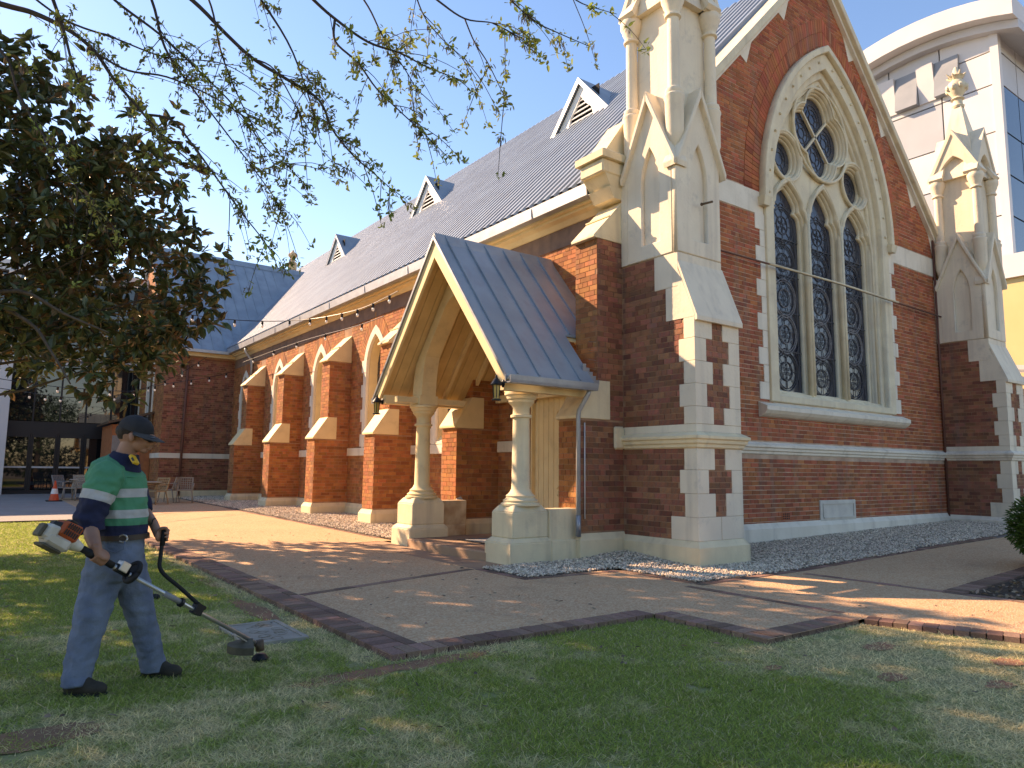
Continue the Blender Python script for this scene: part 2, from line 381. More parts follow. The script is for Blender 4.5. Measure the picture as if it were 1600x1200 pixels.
run(7.12,5.86,16.5,6.12,.14,.236)
run(9.15,5.70,9.15,3.70,.12,.236); run(9.15,3.70,9.3,.5,.14,.236)
run(9.25,3.88,15,4.2,.24,.122)
run(6.46,13.2,6.46,24,.10,.30)
# ================================================================ CHURCH
church=thing('church',(14.7,20,0),'red brick Gothic church with cream stone dressings and grey metal roof','church')
XW=8.5; YW=8.38; XC=14.73; WC=14.93
BR=[]      # every brick: (wall key, axis, c, u0,u1,z0,z1,mat)
WALL={}
CH=.0857; BL=.238
def bricks(key,ax,c,iv,z0,z1,m,seed=0,rows=None):
    R=random.Random(hash((key,ax,round(c,2),seed))&0xffff)
    i0=int(math.floor(z0/CH)); 
    for i in range(i0,int(z1/CH)+1):
        gp_=.014 if m=='brick_gable' else .010; zb=i*CH+.004; zt=zb+CH-gp_
        if zb<z0-.05 or zt>z1+.06: continue
        zb=max(zb,z0); zt=min(zt,z1)
        if zt-zb<.03: continue
        L=BL/2 if i%6==3 else BL
        off=(i%2)*BL/2*(1 if L==BL else .5)+R.uniform(-.012,.012)
        for (a,b) in iv((zb+zt)/2):
            if b-a<.05: continue
            k=math.floor((a-off)/L)
            u=off+k*L
            while u<b:
                p=max(a,u+.005); q=min(b,u+L-.005)
                if q-p>.035: BR.append((key,ax,c+R.uniform(-.002,.002),p,q,zb,zt,m,R.random()))
                u+=L
def cut(base,holes):
    out=[base] if base[1]>base[0] else []
    for h0,h1 in holes:
        nx=[]
        for a,b in out:
            if h1<=a or h0>=b: nx.append((a,b)); continue
            if h0>a: nx.append((a,h0))
            if h1<b: nx.append((h1,b))
        out=nx
    return out
def arch_half_at(half,zs,apex,z):
    if z<=zs: return half
    if z>=apex: return 0
    h=apex-zs; R=(half*half+h*h)/(2*half); return max(0,half-R+math.sqrt(max(0,R*R-(z-zs)**2)))
# ---- gable wall
RZ=13.22; SL=1.065; EZ=6.25
def roofz(x): return RZ-SL*abs(x-XC)
gx0,gx1=8.8,20.7
WALL['gable']=fill2d('gable_wall',[[(gx0,-.1),(gx1,-.1),(gx1,roofz(gx1)-.15),(XC,RZ-.12),(gx0,roofz(gx0)-.15)],lancet(WC,2.32,2.75,6.9,10.72)],.5,0,'mortar_gable',church,'y',YW)
def giv(z):
    hw=(RZ-.2-z)/SL; a=max(9.3,XC-hw); b=min(20.0,XC+hw)
    h=[]
    if 2.6<z<10.9:
        k=arch_half_at(2.5,6.9,10.94,z); h.append((WC-k,WC+k))
    return cut((a,b),h)
bricks('gable',1,YW,giv,.36,1.66,'brick_gable'); bricks('gable',1,YW,giv,1.95,6.5,'brick_gable'); bricks('gable',1,YW,giv,7.0,12.9,'brick_gable')
gw=WALL['gable']
# radial brick arch, two rings
m=MB()
for (h1,h2) in ((2.63,2.87),(2.88,3.12)):
    for s in (1,-1):
        h=4.05; 
        A=arc_half(0,h1,6.93,6.93+h+(h1-2.5)*1.35,300); B=arc_half(0,h2,6.93,6.93+h+(h2-2.5)*1.35,300)
        n=56
        for i in range(n):
            i0=int(300*i/n)+0; i1=int(300*(i+1)/n)
            a,b=A[i0],A[i1]; c_,d=B[i1],B[i0]; g=.06
            def mixp(p,q,t): return (p[0]+(q[0]-p[0])*t,p[1]+(q[1]-p[1])*t)
            q=[mixp(a,b,g),mixp(b,a,g),mixp(c_,d,g),mixp(d,c_,g)]
            q=[(WC+s*x,z) for x,z in q]
            m.prism(q,1,YW-.016-random.uniform(0,.002),YW)
me=m.mesh('brick_arch'); 
at=me.attributes.new('tint','FLOAT','FACE'); 
vals=[]
for i in range(len(me.polygons)//6): vals+= [random.random()*.6+.2]*6
at.data.foreach_set('value',vals[:len(me.polygons)]+[0.5]*(len(me.polygons)-len(vals)))
prop(link('brick_arch',me,'brick_gable',gw),kind='stuff')
# bands, plinth, string course
def band(name,x0,x1,z0,z1,y,m_,parent=gw): return MB().box(x0,x1,y,YW+.05,z0,z1).build(name,m_,parent,bevel=.006)
for a,b in ((9.44,WC-2.52),(WC+2.52,19.9)): band('stone_band',a,b,6.52,7.0,YW-.018,'white_stone')
m=MB(); m.prism([(YW-.08,-.1),(YW+.05,-.1),(YW+.05,.40),(YW-.014,.40),(YW-.08,.30)],0,9.40,19.92); m.build('plinth','white_stone',gw)
SP=[(0,1.70),(-.03,1.72),(-.035,1.76),(-.065,1.78),(-.07,1.825),(-.10,1.845),(-.10,1.885),(0,1.945)]
m=MB(); m.prism([(YW+d,z) for d,z in SP]+[(YW+.05,1.945),(YW+.05,1.70)],0,9.40,19.92); m.build('string_course','white_stone',gw)
# verge copings and toothed stones
for s in (1,-1):
    m=MB(); 
    e=XC+s*6.15; 
    P=[(XC,RZ-.17),(e,roofz(e)-.17),(e,roofz(e)+.05),(XC,RZ+.05)]
    m.prism(P,1,YW-.20,YW+.35); m.build('verge_coping','window_stone',gw,bevel=.015)
    P=[(XC,RZ-.28),(e,roofz(e)-.28),(e,roofz(e)-.172),(XC,RZ-.172)]
    m=MB(); m.prism(P,1,YW-.10,YW+.1); m.build('verge_moulding','white_stone',gw)
    for k in (1.35,2.75,4.15,5.2):
        x=XC+s*k; z=roofz(x)-.26; m=MB(); m.prism([(x-s*.24,z+.24*SL),(x+s*.22,z-.22*SL),(x-s*.02,z-.36)],1,YW-.017,YW+.05); m.build('tooth_stone','white_stone',gw)
MB().lathe([(.16,RZ),(.18,RZ+.2),(.08,RZ+.5),(.15,RZ+.65),(.02,RZ+.9)],XC,YW+.05,10).build('gable_finial','window_stone',gw,smooth=40)
# foundation plaque and vent grille
pl=MB().box(14.05,15.44,YW-.03,YW+.03,.37,.80).build('plaque','plaque_stone',gw,bevel=.012)
m=MB(); m.box(14.16,15.33,YW-.045,YW-.028,.72,.735); m.box(14.16,15.33,YW-.05,YW-.028,.43,.455); m.box(14.14,14.16,YW-.045,YW-.028,.45,.735); m.box(15.33,15.35,YW-.045,YW-.028,.45,.735); m.build('plaque_border','plaque_stone',pl)
m=MB(); m.box(12.72,12.98,YW-.017,YW,.44,.58); vo_=m.build('air_vent','brick_gable',gw)
m=MB()
for i in range(4):
    for j in range(3): m.box(12.745+i*.06,12.78+i*.06,YW-.02,YW-.0175,.455+j*.043,.483+j*.043)
m.build('vent_holes','dark_void',vo_)
# iron tie rod across the gable
m=MB(); m.tube([(9.44,8.22,5.44),(12,8.22,5.47),(14.9,8.2,5.48),(19.9,8.24,5.43)],.018,6); m.build('tie_rod','brown_pipe',gw,smooth=True)
m=MB(); m.tube([(WC-2.6,8.195,5.47),(14.9,8.175,5.482),(WC+2.6,8.2,5.46)],.022,6); m.build('rod_sleeve','window_stone',gw,smooth=True)
m=MB(); m.tube([(19.86,8.33,.3),(19.86,8.33,7.6)],.028,6); m.build('conductor_pipe','brown_pipe',gw,smooth=True)
# ---- great window
win=fill2d('window_surround',[lancet(WC,2.5,2.75,6.9,10.94),lancet(WC,2.20,2.9,6.9,10.55)],.22,.02,'window_stone',church,'y',YW-.06)
fill2d('hood_mould',[archring(WC,2.64,11.10,2.49,10.93,6.86,6.9)],.18,.02,'window_stone',win,'y',YW-.16)
for s in (1,-1): MB().frustum((WC+s*2.57-.10,WC+s*2.57+.10,YW-.15,YW,6.70),(WC+s*2.57-.13,WC+s*2.57+.13,YW-.19,YW,6.88)).build('hood_stop','window_stone',win)
fill2d('window_order',[lancet(WC,2.34,2.8,6.9,10.72),lancet(WC,2.06,2.95,6.9,10.36)],.22,.025,'window_stone',win,'y',YW+.06)
# ballflower studs along the hood
m=MB()
A=arc_half(WC,2.36,6.9,10.76,60)
for i in range(2,60,6):
    for s in (1,-1): x,z=A[i]; m.ell((WC+s*(x-WC),YW-.075,z),(.032,.03,.032),6,4)
m.build('hood_stud','window_stone',win,smooth=True)
for s in (1,-1):
    for i in range(11):
        z=2.78+i*.343; wd=.30 if i%2==0 else .15
        x=WC+s*2.5; MB().box(min(x,x+s*wd)-.01,max(x,x+s*wd)+.01,YW-.02,YW+.05,z+.002,z+.341).build('window_quoin','white_stone',win,bevel=.006)
def quatre(cx,cz,d,r_,n=72):
    o=[]
    for i in range(n):
        t=2*math.pi*i/n; best=0
        for k in range(4):
            ph=t-k*math.pi/2; s=r_*r_-(d*math.sin(ph))**2
            if s>0 and math.cos(ph)>0: best=max(best,d*math.cos(ph)+math.sqrt(s))
        o.append((cx+best*math.cos(t),cz+best*math.sin(t)))
    return o
def cusped(cx,half,z0,zs,apex,cusp):
    P=arc_half(cx,half,zs,apex,24); o=[]
    for i,(x,z) in enumerate(P):
        t=i/24; k=max(0,1-abs(t-.42)/.16); o.append((x-cusp*k*k,z-.3*cusp*k))
    l_=[(2*cx-x,z) for x,z in o][::-1][1:]
    return [(cx-half,z0),(cx+half,z0)]+o+l_
LC=[(WC-1.36,7.46),(WC,7.62),(WC+1.36,7.46)]
RD=[(WC-1.40,8.16),(WC+1.40,8.16)]; QF=(WC-.02,9.02)
def tr_holes(e,cusp):
    h=[cusped(cx,.56+e,3.05-e,6.55,ap+e*1.1,cusp) for cx,ap in LC]
    h+=[circle(c,.39+e*.9) for c in RD]; h.append(quatre(*QF,.48,.46+e*.9)); return h
out=lancet(WC,2.10,2.9,6.9,10.40)

for i_,(o_,h_) in enumerate(zip(tr_holes(.20,.02),tr_holes(.095,.05))): fill2d('tracery_band',[o_,h_],.13,.028,'window_stone',win,'y',YW+.105+.004*i_)
fill2d('tracery_band',[lancet(WC,2.10,2.9,6.9,10.40),lancet(WC,1.98,3.0,6.9,10.22)],.13,.028,'window_stone',win,'y',YW+.13)
fill2d('tracery',[out]+tr_holes(.048,.10),.10,.022,'window_stone',win,'y',YW+.19)
fill2d('tracery',[out]+tr_holes(.0,.15),.10,.018,'window_stone',win,'y',YW+.255)
# raised ribs that ring the tracery openings
def ringpath(P,y,r_,name='tracery_rib'):
    P=[(a,y,b) for a,b in P]; m=MB(); m.tube(P+[P[0]],r_,6,cap=False); m.build(name,'window_stone',win,smooth=True)
ringpath(quatre(*QF,.50,.60),YW+.115,.03); ringpath(circle(QF,1.10),YW+.11,.04)
for c in RD: ringpath(circle(c,.56),YW+.13,.04)
for cx,ap in LC:
    A=[(cx+.68,3.0)]+arc_half(cx,.68,6.55,ap+.22,14); A=A+[(2*cx-x,z) for x,z in A][::-1][1:]
    m=MB(); m.tube([(x,YW+.13,z) for x,z in A],.04,6); m.build('tracery_rib','window_stone',win,smooth=True)
for s in (1,-1):
    m=MB(); m.tube([(WC+s*.68,YW+.12,3.0),(WC+s*.68,YW+.12,7.0)],.05,6); m.build('mullion_roll','window_stone',win,smooth=True)
# sill
m=MB(); m.prism([(YW-.16,2.52),(YW+.1,2.44),(YW+.5,2.44),(YW+.5,3.02),(YW+.34,3.02),(YW-.10,2.66),(YW-.16,2.64)],0,WC-2.36,WC+2.36); m.build('window_sill','white_stone',win)
m=MB(); m.prism([(YW-.20,2.56),(YW-.15,2.50),(YW-.08,2.45),(YW+.03,2.42),(YW+.03,2.74),(YW-.20,2.64)],0,WC-2.86,WC+2.86); m.build('sill_moulding','white_stone',win)
# glass and leading
GY=YW+.325
def panel(x0,x1,z0,z1):
    q=[random.uniform(-.007,.007) for _ in range(4)]; y=GY+.012
    return MB().add([(x0,y+q[0],z0),(x1,y+q[1],z0),(x1,y+q[2],z1),(x0,y+q[3],z1),(x0,y+.02,z0),(x1,y+.02,z0),(x1,y+.02,z1),(x0,y+.02,z1)],[(0,1,2,3),(7,6,5,4),(0,4,5,1),(1,5,6,2),(2,6,7,3),(3,7,4,0)]).build('pane','glass_dark',win)
def glasspane(poly,name='pane'):
    o=fill2d(name,[poly],.012,0,'glass_dark',win,'y',GY); return o
leadr=.011
for k,(cx,ap) in enumerate(LC):
    g_=glasspane(lancet(cx,.62,6.36,6.55,ap+.1))
    zz_=[2.95,3.9,4.75,5.55,6.36]
    for a_,b_ in zip(zz_,zz_[1:]):
        for s_ in (-1,1): panel(cx+min(0,s_*.62),cx+max(0,s_*.62),a_,b_)
    m=MB(); mp=MB(); yy=GY-.006
    rngk=random.Random(k)
    for i in range(5):
        z=3.46+i*.80+rngk.uniform(-.03,.03); mm=mp if i in (1,2) else m
        for rr in (.36,.41,.20): mm.tube([(cx+rr*math.cos(t*math.pi/10),yy,z+rr*1.02*math.sin(t*math.pi/10)) for t in range(21)],leadr if rr!=.41 else leadr*1.25,5,cap=False)
        for t in range(8): a=t*math.pi/4+.2*i; m.tube([(cx+.20*math.cos(a),yy,z+.2*math.sin(a)),(cx+.36*math.cos(a),yy,z+.36*math.sin(a))],leadr*.8,4)
        for t in range(6): a=t*math.pi/3; m.tube([(cx+.11*math.cos(a)+.08*math.cos(b*math.pi/4),yy,z+.11*math.sin(a)+.08*math.sin(b*math.pi/4)) for b in range(9)],leadr*.6,4,cap=False)
        zz=z+.40
        m.tube([(cx+.09*math.cos(t*math.pi/5),yy,zz+.1*math.sin(t*math.pi/5)) for t in range(11)],leadr,5,cap=False)
        for s in (1,-1):
            m.tube([(cx+s*(.09+.33*t/6),yy,zz+.06*math.sin(t/6*math.pi)) for t in range(7)],leadr*.8,4)
            m.tube([(cx+s*.46,yy,z-.4),(cx+s*.46,yy,z+.4)],leadr,4)
            m.tube([(cx+s*.5,yy,z+.22),(cx+s*.36,yy,z+.4),(cx+s*.5,yy,z+.58)],leadr*.8,4)
    m.build('leading','lead',g_); mp.build('leading','lead_pale',g_)
    for z in (3.9,4.75,5.55,6.35): MB().box(cx-.6,cx+.6,GY-.016,GY-.008,z,z+.018).build('saddle_bar','lead',g_)
for c in RD:
    g_=glasspane(circle(c,.45)); m=MB()
    for rr in (.15,.26): m.tube([(c[0]+rr*math.cos(t*math.pi/8),GY-.006,c[1]+rr*math.sin(t*math.pi/8)) for t in range(17)],leadr,5,cap=False)
    for t in range(6): a=t*math.pi/3; m.tube([(c[0]+.15*math.cos(a),GY-.006,c[1]+.15*math.sin(a)),(c[0]+.36*math.cos(a),GY-.006,c[1]+.36*math.sin(a))],leadr,4)
    m.build('leading','lead',g_)
g_=glasspane(quatre(*QF,.46,.50)); m=MB()
for k in range(4):
    a=k*math.pi/2; cx,cz=QF[0]+.46*math.cos(a),QF[1]+.46*math.sin(a)
    for rr in (.12,.24,.34): m.tube([(cx+rr*math.cos(t*math.pi/8),GY-.006,cz+rr*math.sin(t*math.pi/8)) for t in range(17)],leadr,5,cap=False)
    for t in range(6): b=t*math.pi/3; m.tube([(cx+.12*math.cos(b),GY-.006,cz+.12*math.sin(b)),(cx+.34*math.cos(b),GY-.006,cz+.34*math.sin(b))],leadr,4)
m.build('leading','lead',g_)
m=MB()
for s in (1,-1): m.beam((QF[0]-.5,GY-.05,QF[1]-s*.5),(QF[0]+.5,GY-.05,QF[1]+s*.5),.05,.06,(0,1,0))
m.build('glazing_cross','window_stone',win)
# ---- corner piers with pinnacles
PW=1.03; PY=6.9; PU=7.2
LV=[(.36,.70,.50,None),(.70,1.04,.23,.24),(1.04,1.385,.32,.53),(1.385,1.70,.23,.24),(2.06,2.32,.22,.24),(2.32,2.66,.30,.53),(2.66,3.0,.21,.24),(3.0,3.345,.30,.53),(3.345,3.66,.20,.24)]
UPL=[(3.66,4.18,.54),(4.18,4.73,.77)]
def pier(x0,key):
    x1=x0+PW; st='pale_stone'
    m=MB(); m.box(x0+.001,x1-.001,PY+.001,YW+.2,-.1,3.64); m.box(x0+.001,x1-.02,PU+.02,YW+.1,3.6,4.74)
    p=m.build('corner_pier','mortar',church); WALL[key]=p
    m=MB(); e=.075
    m.add([],[])
    m.box(x0-e,x1+e,PY-e,YW-.02,-.1,.27); m.frustum((x0-e,x1+e,PY-e,YW-.02,.27),(x0-.012,x1+.012,PY-.012,YW-.02,.36)); m.build('plinth','cream_stone' if x0<10 else 'white_stone',p)
    def lev(z):
        for a,b,d,wf in LV:
            if a<=z<b: return d,wf
        for a,b,d in UPL:
            if a<=z<b: return d,0
        return None,None
    def liv(z):
        d,_=lev(z)
        if d is None: return []
        return [(PY+d,YW-.005)]
    def fiv(z):
        d,wf=lev(z)
        if not wf: return []
        c=x0+PW/2; return [(c-wf/2,c+wf/2)]
    for a,b in ((.36,1.70),(2.06,4.73)): bricks(key,0,x0,liv,a,b,'brick_dark')
    for a,b in ((.70,1.70),(1.95,3.6)): bricks(key,1,PY,fiv,a,b,'brick_dark')
    def q(x_0,x_1,y_0,y_1,z_0,z_1): MB().box(x_0,x_1,y_0,y_1,z_0+.0015,z_1-.0015).build('quoin',st,p,bevel=.005)
    for a,b,d,wf in LV:
        sw=(PW-wf)/2 if wf else PW/2
        q(x0-.014,x0+sw-.004,PY-.014,PY+d-.004,a,b)
        q(x1-sw+.004,x1+.014,PY-.014,PY+d+.1,a,b)
    for a,b,d in UPL: q(x0-.014,x1+.014,PU-.014,PY+d-.004,a,b-.003) if a>4 else None
    # weathered slope
    m=MB(); m.prism([(PY-.014,3.662),(PY+.535,3.662),(PY+.535,4.178),(PU-.012,4.178),(PU-.012,4.45),(PY-.014,3.70)],0,x0-.014,x1+.014); m.build('quoin',st,p)
    m=MB(); m.prism([(PY-.07,3.60),(PY-.07,3.67),(PU-.004,4.62),(PU-.004,4.50),(PY-.02,3.60)],0,x0-.012,x1+.05); m.build('weathering',st,p,bevel=.006)
    m=MB(); m.prism([(PY+.09,4.035),(PY+.135,4.155),(PY+.15,4.12)],0,x0-.010,x1+.048); m.build('weathering_roll',st,p)
    # string course round the pier
    m=MB()
    n=len(SP)
    for i in range(n-1):
        (d0,z0),(d1,z1)=SP[i],SP[i+1]
        m.frustum((x0+d0-.012,x1-d0+.012,PY+d0-.012,YW-.03,z0),(x0+d1-.012,x1-d1+.012,PY+d1-.012,YW-.03,z1))
    m.build('string_course','cream_stone' if x0<10 else 'white_stone',p)
    MB().box(x0-.01,x1+.01,PY-.010,YW-.01,1.947,2.058).build('string_block',st,p) 
    # smooth upper stage with sunk lancet niches on the two outer faces
    H=.52; cx=x0+PW/2; cyy=PU+H
    def face(axis,at,c):
        o=lancet(c,.19,4.98,5.98,6.58,8)
        lo=.545 if axis=='y' else .449; out=[(c-lo,4.732),(c+.515,4.732),(c+.515,6.36),(c,7.40),(c-lo,6.36)]
        h=fill2d('niche_face',[out,o],.10,.012,st,p,axis,at)
        fill2d('niche_back',[[(c-.22,4.9),(c+.22,4.9),(c+.22,6.7),(c-.22,6.7)]],.02,0,st,p,axis,at+.075)
    face('y',PU-.03,cx); face('x',x0-.03,cyy)
    m=MB(); m.box(x0+.07,x1+.004,PU+.07,YW+.12,4.19,6.42); m.box(x0-.03,x0+.1,PU+1.03,YW-.008,4.735,6.42); m.build('upper_stage',st,p)
    # gablets over the niches
    def gablet(pts,ax,a,b):
        MB().prism(pts,ax,a,b).build('gablet',st,p)
    zb,za=6.10,7.52
    for ax,c,at in ((1,cx,PU-.06),(0,cyy,x0-.06)):
        P=[(c-.54,6.425),(c+.54,6.425),(c,za-.06)]
        gablet(P,ax,at+.135,at+.34)
        for s in (1,-1):
            m=MB(); Q=[(c,za+.02),(c,za-.16),(c+s*.58,zb),(c+s*.60,zb+.10)]; m.prism(Q,ax,at-.06,at+.26); m.build('gablet_coping',st,p,bevel=.012)
    # pinnacle drum with corner shafts
    m=MB(); m.box(x0+.13,x1-.13,PU+.13,PU+.91,6.4,9.1); m.build('pinnacle_drum',st,p)
    for (ax_,ay_) in ((x0+.06,PU+.06),(x1-.06,PU+.06),(x0+.06,PU+.98),(x1-.06,PU+.98)):
        m=MB(); m.lathe([(.02,6.40),(.10,6.52),(.145,6.70),(.15,7.22),(.165,7.26),(.165,7.30),(.135,7.33),(.15,7.37),(.14,7.41),(.100,7.44),(.094,8.62),(.135,8.64),(.135,8.67),(.11,8.69),(.115,8.74),(.155,8.82),(.155,8.85),(.185,8.90),(.19,9.0),(.17,9.04)],ax_,ay_,14); m.build('corner_shaft',st,p,smooth=35)
    for ax,c,at in ((1,cx,PU-.03),(0,cyy,x0-.03),(0,cyy,x1-.27),(1,cx,PU+.80)):
        pl='y' if ax==1 else 'x'
        o=[(c-.60,9.04),(c-.36,9.04)]+[(2*c-x,z) for x,z in arc_half(c,.36,9.04,9.62,8)]+arc_half(c,.36,9.04,9.62,8)[::-1][1:]+[(c+.36,9.04),(c+.60,9.04),(c+.02,10.28),(c-.02,10.28)]
        fill2d('pinnacle_gablet',[o],.26,.012,st,p,pl,at)
        for s in (1,-1):
            m=MB(); Q=[(c,10.36),(c,10.22),(c+s*.60,9.02),(c+s*.66,9.08)]; m.prism(Q,ax,at-.03,at+.30); m.build('gablet_coping',st,p)
    m=MB(); m.frustum((cx-.50,cx+.50,cyy-.50,cyy+.50,9.04),(cx-.10,cx+.10,cyy-.10,cyy+.10,11.15)); m.build('spire',st,p)
    m=MB(); m.lathe([(.14,11.10),(.16,11.16),(.12,11.20),(.11,11.32),(.17,11.36),(.12,11.42),(.16,11.50),(.24,11.62),(.25,11.72),(.18,11.84),(.12,11.90),(.15,11.98),(.20,12.0),(.10,12.06),(.07,12.2),(.03,12.28)],cx,cyy,9)
    for k in range(8):
        a=k*math.pi/4; m.ell((cx+.22*math.cos(a),cyy+.22*math.sin(a),11.66+.02*(k%2)),(.07,.07,.09),6,4); m.tube([(cx+.10*math.cos(a),cyy+.10*math.sin(a),11.95),(cx+.24*math.cos(a),cyy+.24*math.sin(a),12.03+.06*(k%2))],[.05,.015],5)
    m.build('finial','window_stone',p,smooth=50)
    return p
lp=pier(8.42,'pier_l'); rp=pier(19.9,'pier_r')
m=MB(); m.tube([(8.98,PU-.035,5.60),(9.02,PU-.22,5.60)],.018,6); m.ell((8.98,PU-.035,5.60),(.03,.02,.03),6,4); m.build('iron_pin','rusty',lp,smooth=True)
for (y_,z_,r1,r2) in ((7.45,4.40,.13,.17),):   # bare render where paint has flaked
    m=MB(); m.prism([(y_+r1*(1+.25*math.sin(3*t*.6))*math.cos(t*.6),z_+r2*(1+.2*math.sin(5*t*.6))*math.sin(t*.6)) for t in range(10)],0,8.4085,8.412); m.build('bare_patch','panel_grey',lp)
# ---- nave wall and its buttresses
NB=[(12.02,12.58),(15.68,16.24),(19.47,20.05),(23.32,23.92),(27.33,27.93)]
NWIN=[14.05,17.88,21.80,25.72,29.82]
YT=31.5
WALL['nave']=fill2d('nave_wall',[[(8.45,-.1),(YT,-.1),(YT,6.0),(8.45,6.0)]]+[lancet(c,.52,2.0,4.15,5.06,10) for c in NWIN]+[[(9.62,.0),(10.98,.0),(10.98,2.6),(10.3,3.3),(9.62,2.6)]],.45,0,'mortar',church,'x',XW)
nw=WALL['nave']
def niv(z):
    h=[(a+.02,b-.02) for a,b in NB]+[(8.4,8.9)]
    if z>1.7: h+=[(c-arch_half_at(.66,4.15,5.24,z),c+arch_half_at(.66,4.15,5.24,z)) for c in NWIN] if z<5.24 else []
    if z<3.3: h.append((9.6,11.0))
    return cut((8.9,YT),h)
bricks('nave',0,XW,niv,.36,1.70,'brick_nave'); bricks('nave',0,XW,niv,1.93,5.90,'brick_nave')
# radial brick heads over the lancets
m=MB()
for c in NWIN:
    A=arc_half(0,.665,4.15,5.25,100); B=arc_half(0,.98,4.15,5.66,100)
    for s in (1,-1):
        n=18
        for i in range(n):
            a,b=A[int(100*i/n)],A[int(100*(i+1)/n)]; c2,d=B[int(100*(i+1)/n)],B[int(100*i/n)]; g=.07
            q=[(a[0]+(b[0]-a[0])*g,a[1]+(b[1]-a[1])*g),(b[0]+(a[0]-b[0])*g,b[1]+(a[1]-b[1])*g),(c2[0]+(d[0]-c2[0])*g,c2[1]+(d[1]-c2[1])*g),(d[0]+(c2[0]-d[0])*g,d[1]+(c2[1]-d[1])*g)]
            m.prism([(c+s*x,z) for x,z in q],0,XW-.015-random.uniform(0,.002),XW)
me=m.mesh('brick_arch'); at=me.attributes.new('tint','FLOAT','FACE'); v=[]
for i in range(len(me.polygons)//6): v+=[random.random()]*6
at.data.foreach_set('value',(v+[.5]*9)[:len(me.polygons)])
prop(link('brick_arch',me,'brick_nave',nw),kind='stuff')
# lancet windows
for c in NWIN:
    w_=fill2d('lancet_window',[lancet(c,.68,1.93,4.15,5.27,12),lancet(c,.50,2.0,4.15,5.02,12)],.10,.008,'white_stone',church,'x',XW-.03)
    fill2d('window_reveal',[lancet(c,.53,1.95,4.15,5.07,12),lancet(c,.47,2.05,4.15,4.96,12)],.30,0,'porch_cream',w_,'x',XW+.06)
    fill2d('pane',[lancet(c,.5,2.0,4.15,5.0,12)],.012,0,'glass_dark',w_,'x',XW+.30)
    m=MB()
    for k in range(8): m.box(XW+.29,XW+.297,c-.5,c+.5,2.3+k*.33,2.318+k*.33)
    for k in (-.16,.16): m.box(XW+.288,XW+.295,c+k-.008,c+k+.008,2.05,4.85)
    m.build('leading','lead',w_)
    m=MB(); m.prism([(XW-.05,1.94),(XW+.36,1.94),(XW+.36,2.30),(XW+.28,2.30)],1,c-.49,c+.49); m.build('sill','porch_cream',w_)
    for s in (1,-1):
        for i in range(7):
            z=1.96+i*.343; wd=.15 if i%2==0 else .0
            if wd: MB().box(XW-.018,XW+.02,min(c+s*.66,c+s*(.66+wd)),max(c+s*.66,c+s*(.66+wd)),z,z+.34).build('quoin','white_stone',w_)
# sill band, plinth
ends=[8.9]+[y for ab in NB for y in ab]+[YT]
for i in range(0,len(ends),2):
    a,b=ends[i],ends[i+1]
    if i==0:
        segs=[(8.9,9.6),(11.0,12.02)]
    else: segs=[(a,b)]
    for a,b in segs:
        MB().box(XW-.04,XW+.03,a+.002,b-.002,1.71,1.925).build('sill_band','white_stone',nw,bevel=.006)
        m=MB(); m.prism([(XW-.07,-.1),(XW+.03,-.1),(XW+.03,.40),(XW-.012,.40),(XW-.07,.30)],1,a+.002,b-.002); m.build('plinth','cream_stone',nw)
XL=7.5; XU=7.86
def buttress(y0,y1,key,low=2.17,up=4.40,upt=5.20,depthback=XW):
    m=MB(); m.box(XL+.001,XW+.05,y0+.001,y1-.001,-.1,low+.1); m.box(XU+.001,XW+.05,y0+.002,y1-.002,low,up+.05)
    b=m.build('buttress','mortar',church); WALL[key]=b
    e=.07
    m=MB(); m.box(XL-e,XW-.02,y0-e,y1+e,-.1,.30); m.frustum((XL-e,XW-.02,y0-e,y1+e,.30),(XL-.014,XW-.02,y0-.014,y1+.014,.40)); m.build('plinth','cream_stone',b)
    for ax,c,iv,bm_ in ((0,XL,(y0,y1),'brick_nave'),(1,y0,(XL,XW),'brick_nave' if key!='corner' else 'brick_dark')):
        bricks(key,ax,c,lambda z,iv=iv:[iv],.40,low,bm_)
    for ax,c,iv,bm_ in ((0,XU,(y0,y1),'brick_nave'),(1,y0,(XU,XW),'brick_nave' if key!='corner' else 'brick_dark')):
        bricks(key,ax,c,lambda z,iv=iv:[iv],low+.03 if ax==0 else low,up,bm_)
    # set-off caps
    m=MB(); m.prism([(XL-.06,low),(XL-.06,low+.045),(XU-.014,low+.62),(XL+.62,low+.62),(XL+.62,low-.0)],1,y0-.020,y1+.020); m.build('set_off','porch_cream' if key!='corner' else 'cream_stone',b,bevel=.006)
    m=MB(); m.prism([(XU-.09,up),(XU-.09,up+.04),(XW-.004,upt),(XW-.004,up)],1,y0-.025,y1+.025); m.build('gabled_cap','porch_cream' if key!='corner' else 'cream_stone',b,bevel=.006)
    xm=(XU-.09+XW)/2; zm=(up+.04+upt)/2
    m=MB(); m.beam((xm-.02,y0-.027,zm+.004),(xm-.02,y1+.027,zm+.004),.022,.022); m.build('cap_joint','porch_cream',b)
    return b
for i,(a,b) in enumerate(NB): buttress(a,b,'nb%d'%i)
cb=buttress(8.40,8.92,'corner',up=5.14,upt=5.95)
# conduit on the corner buttress, block that ends the string course
m=MB(); m.tube([(7.56,8.375,.62),(7.56,8.375,2.10)],.012,6); m.build('conduit','panel_white',cb,smooth=True)
MB().box(8.18,8.41,8.335,8.40,1.70,2.07).build('string_stop','cream_stone',cb,bevel=.03)
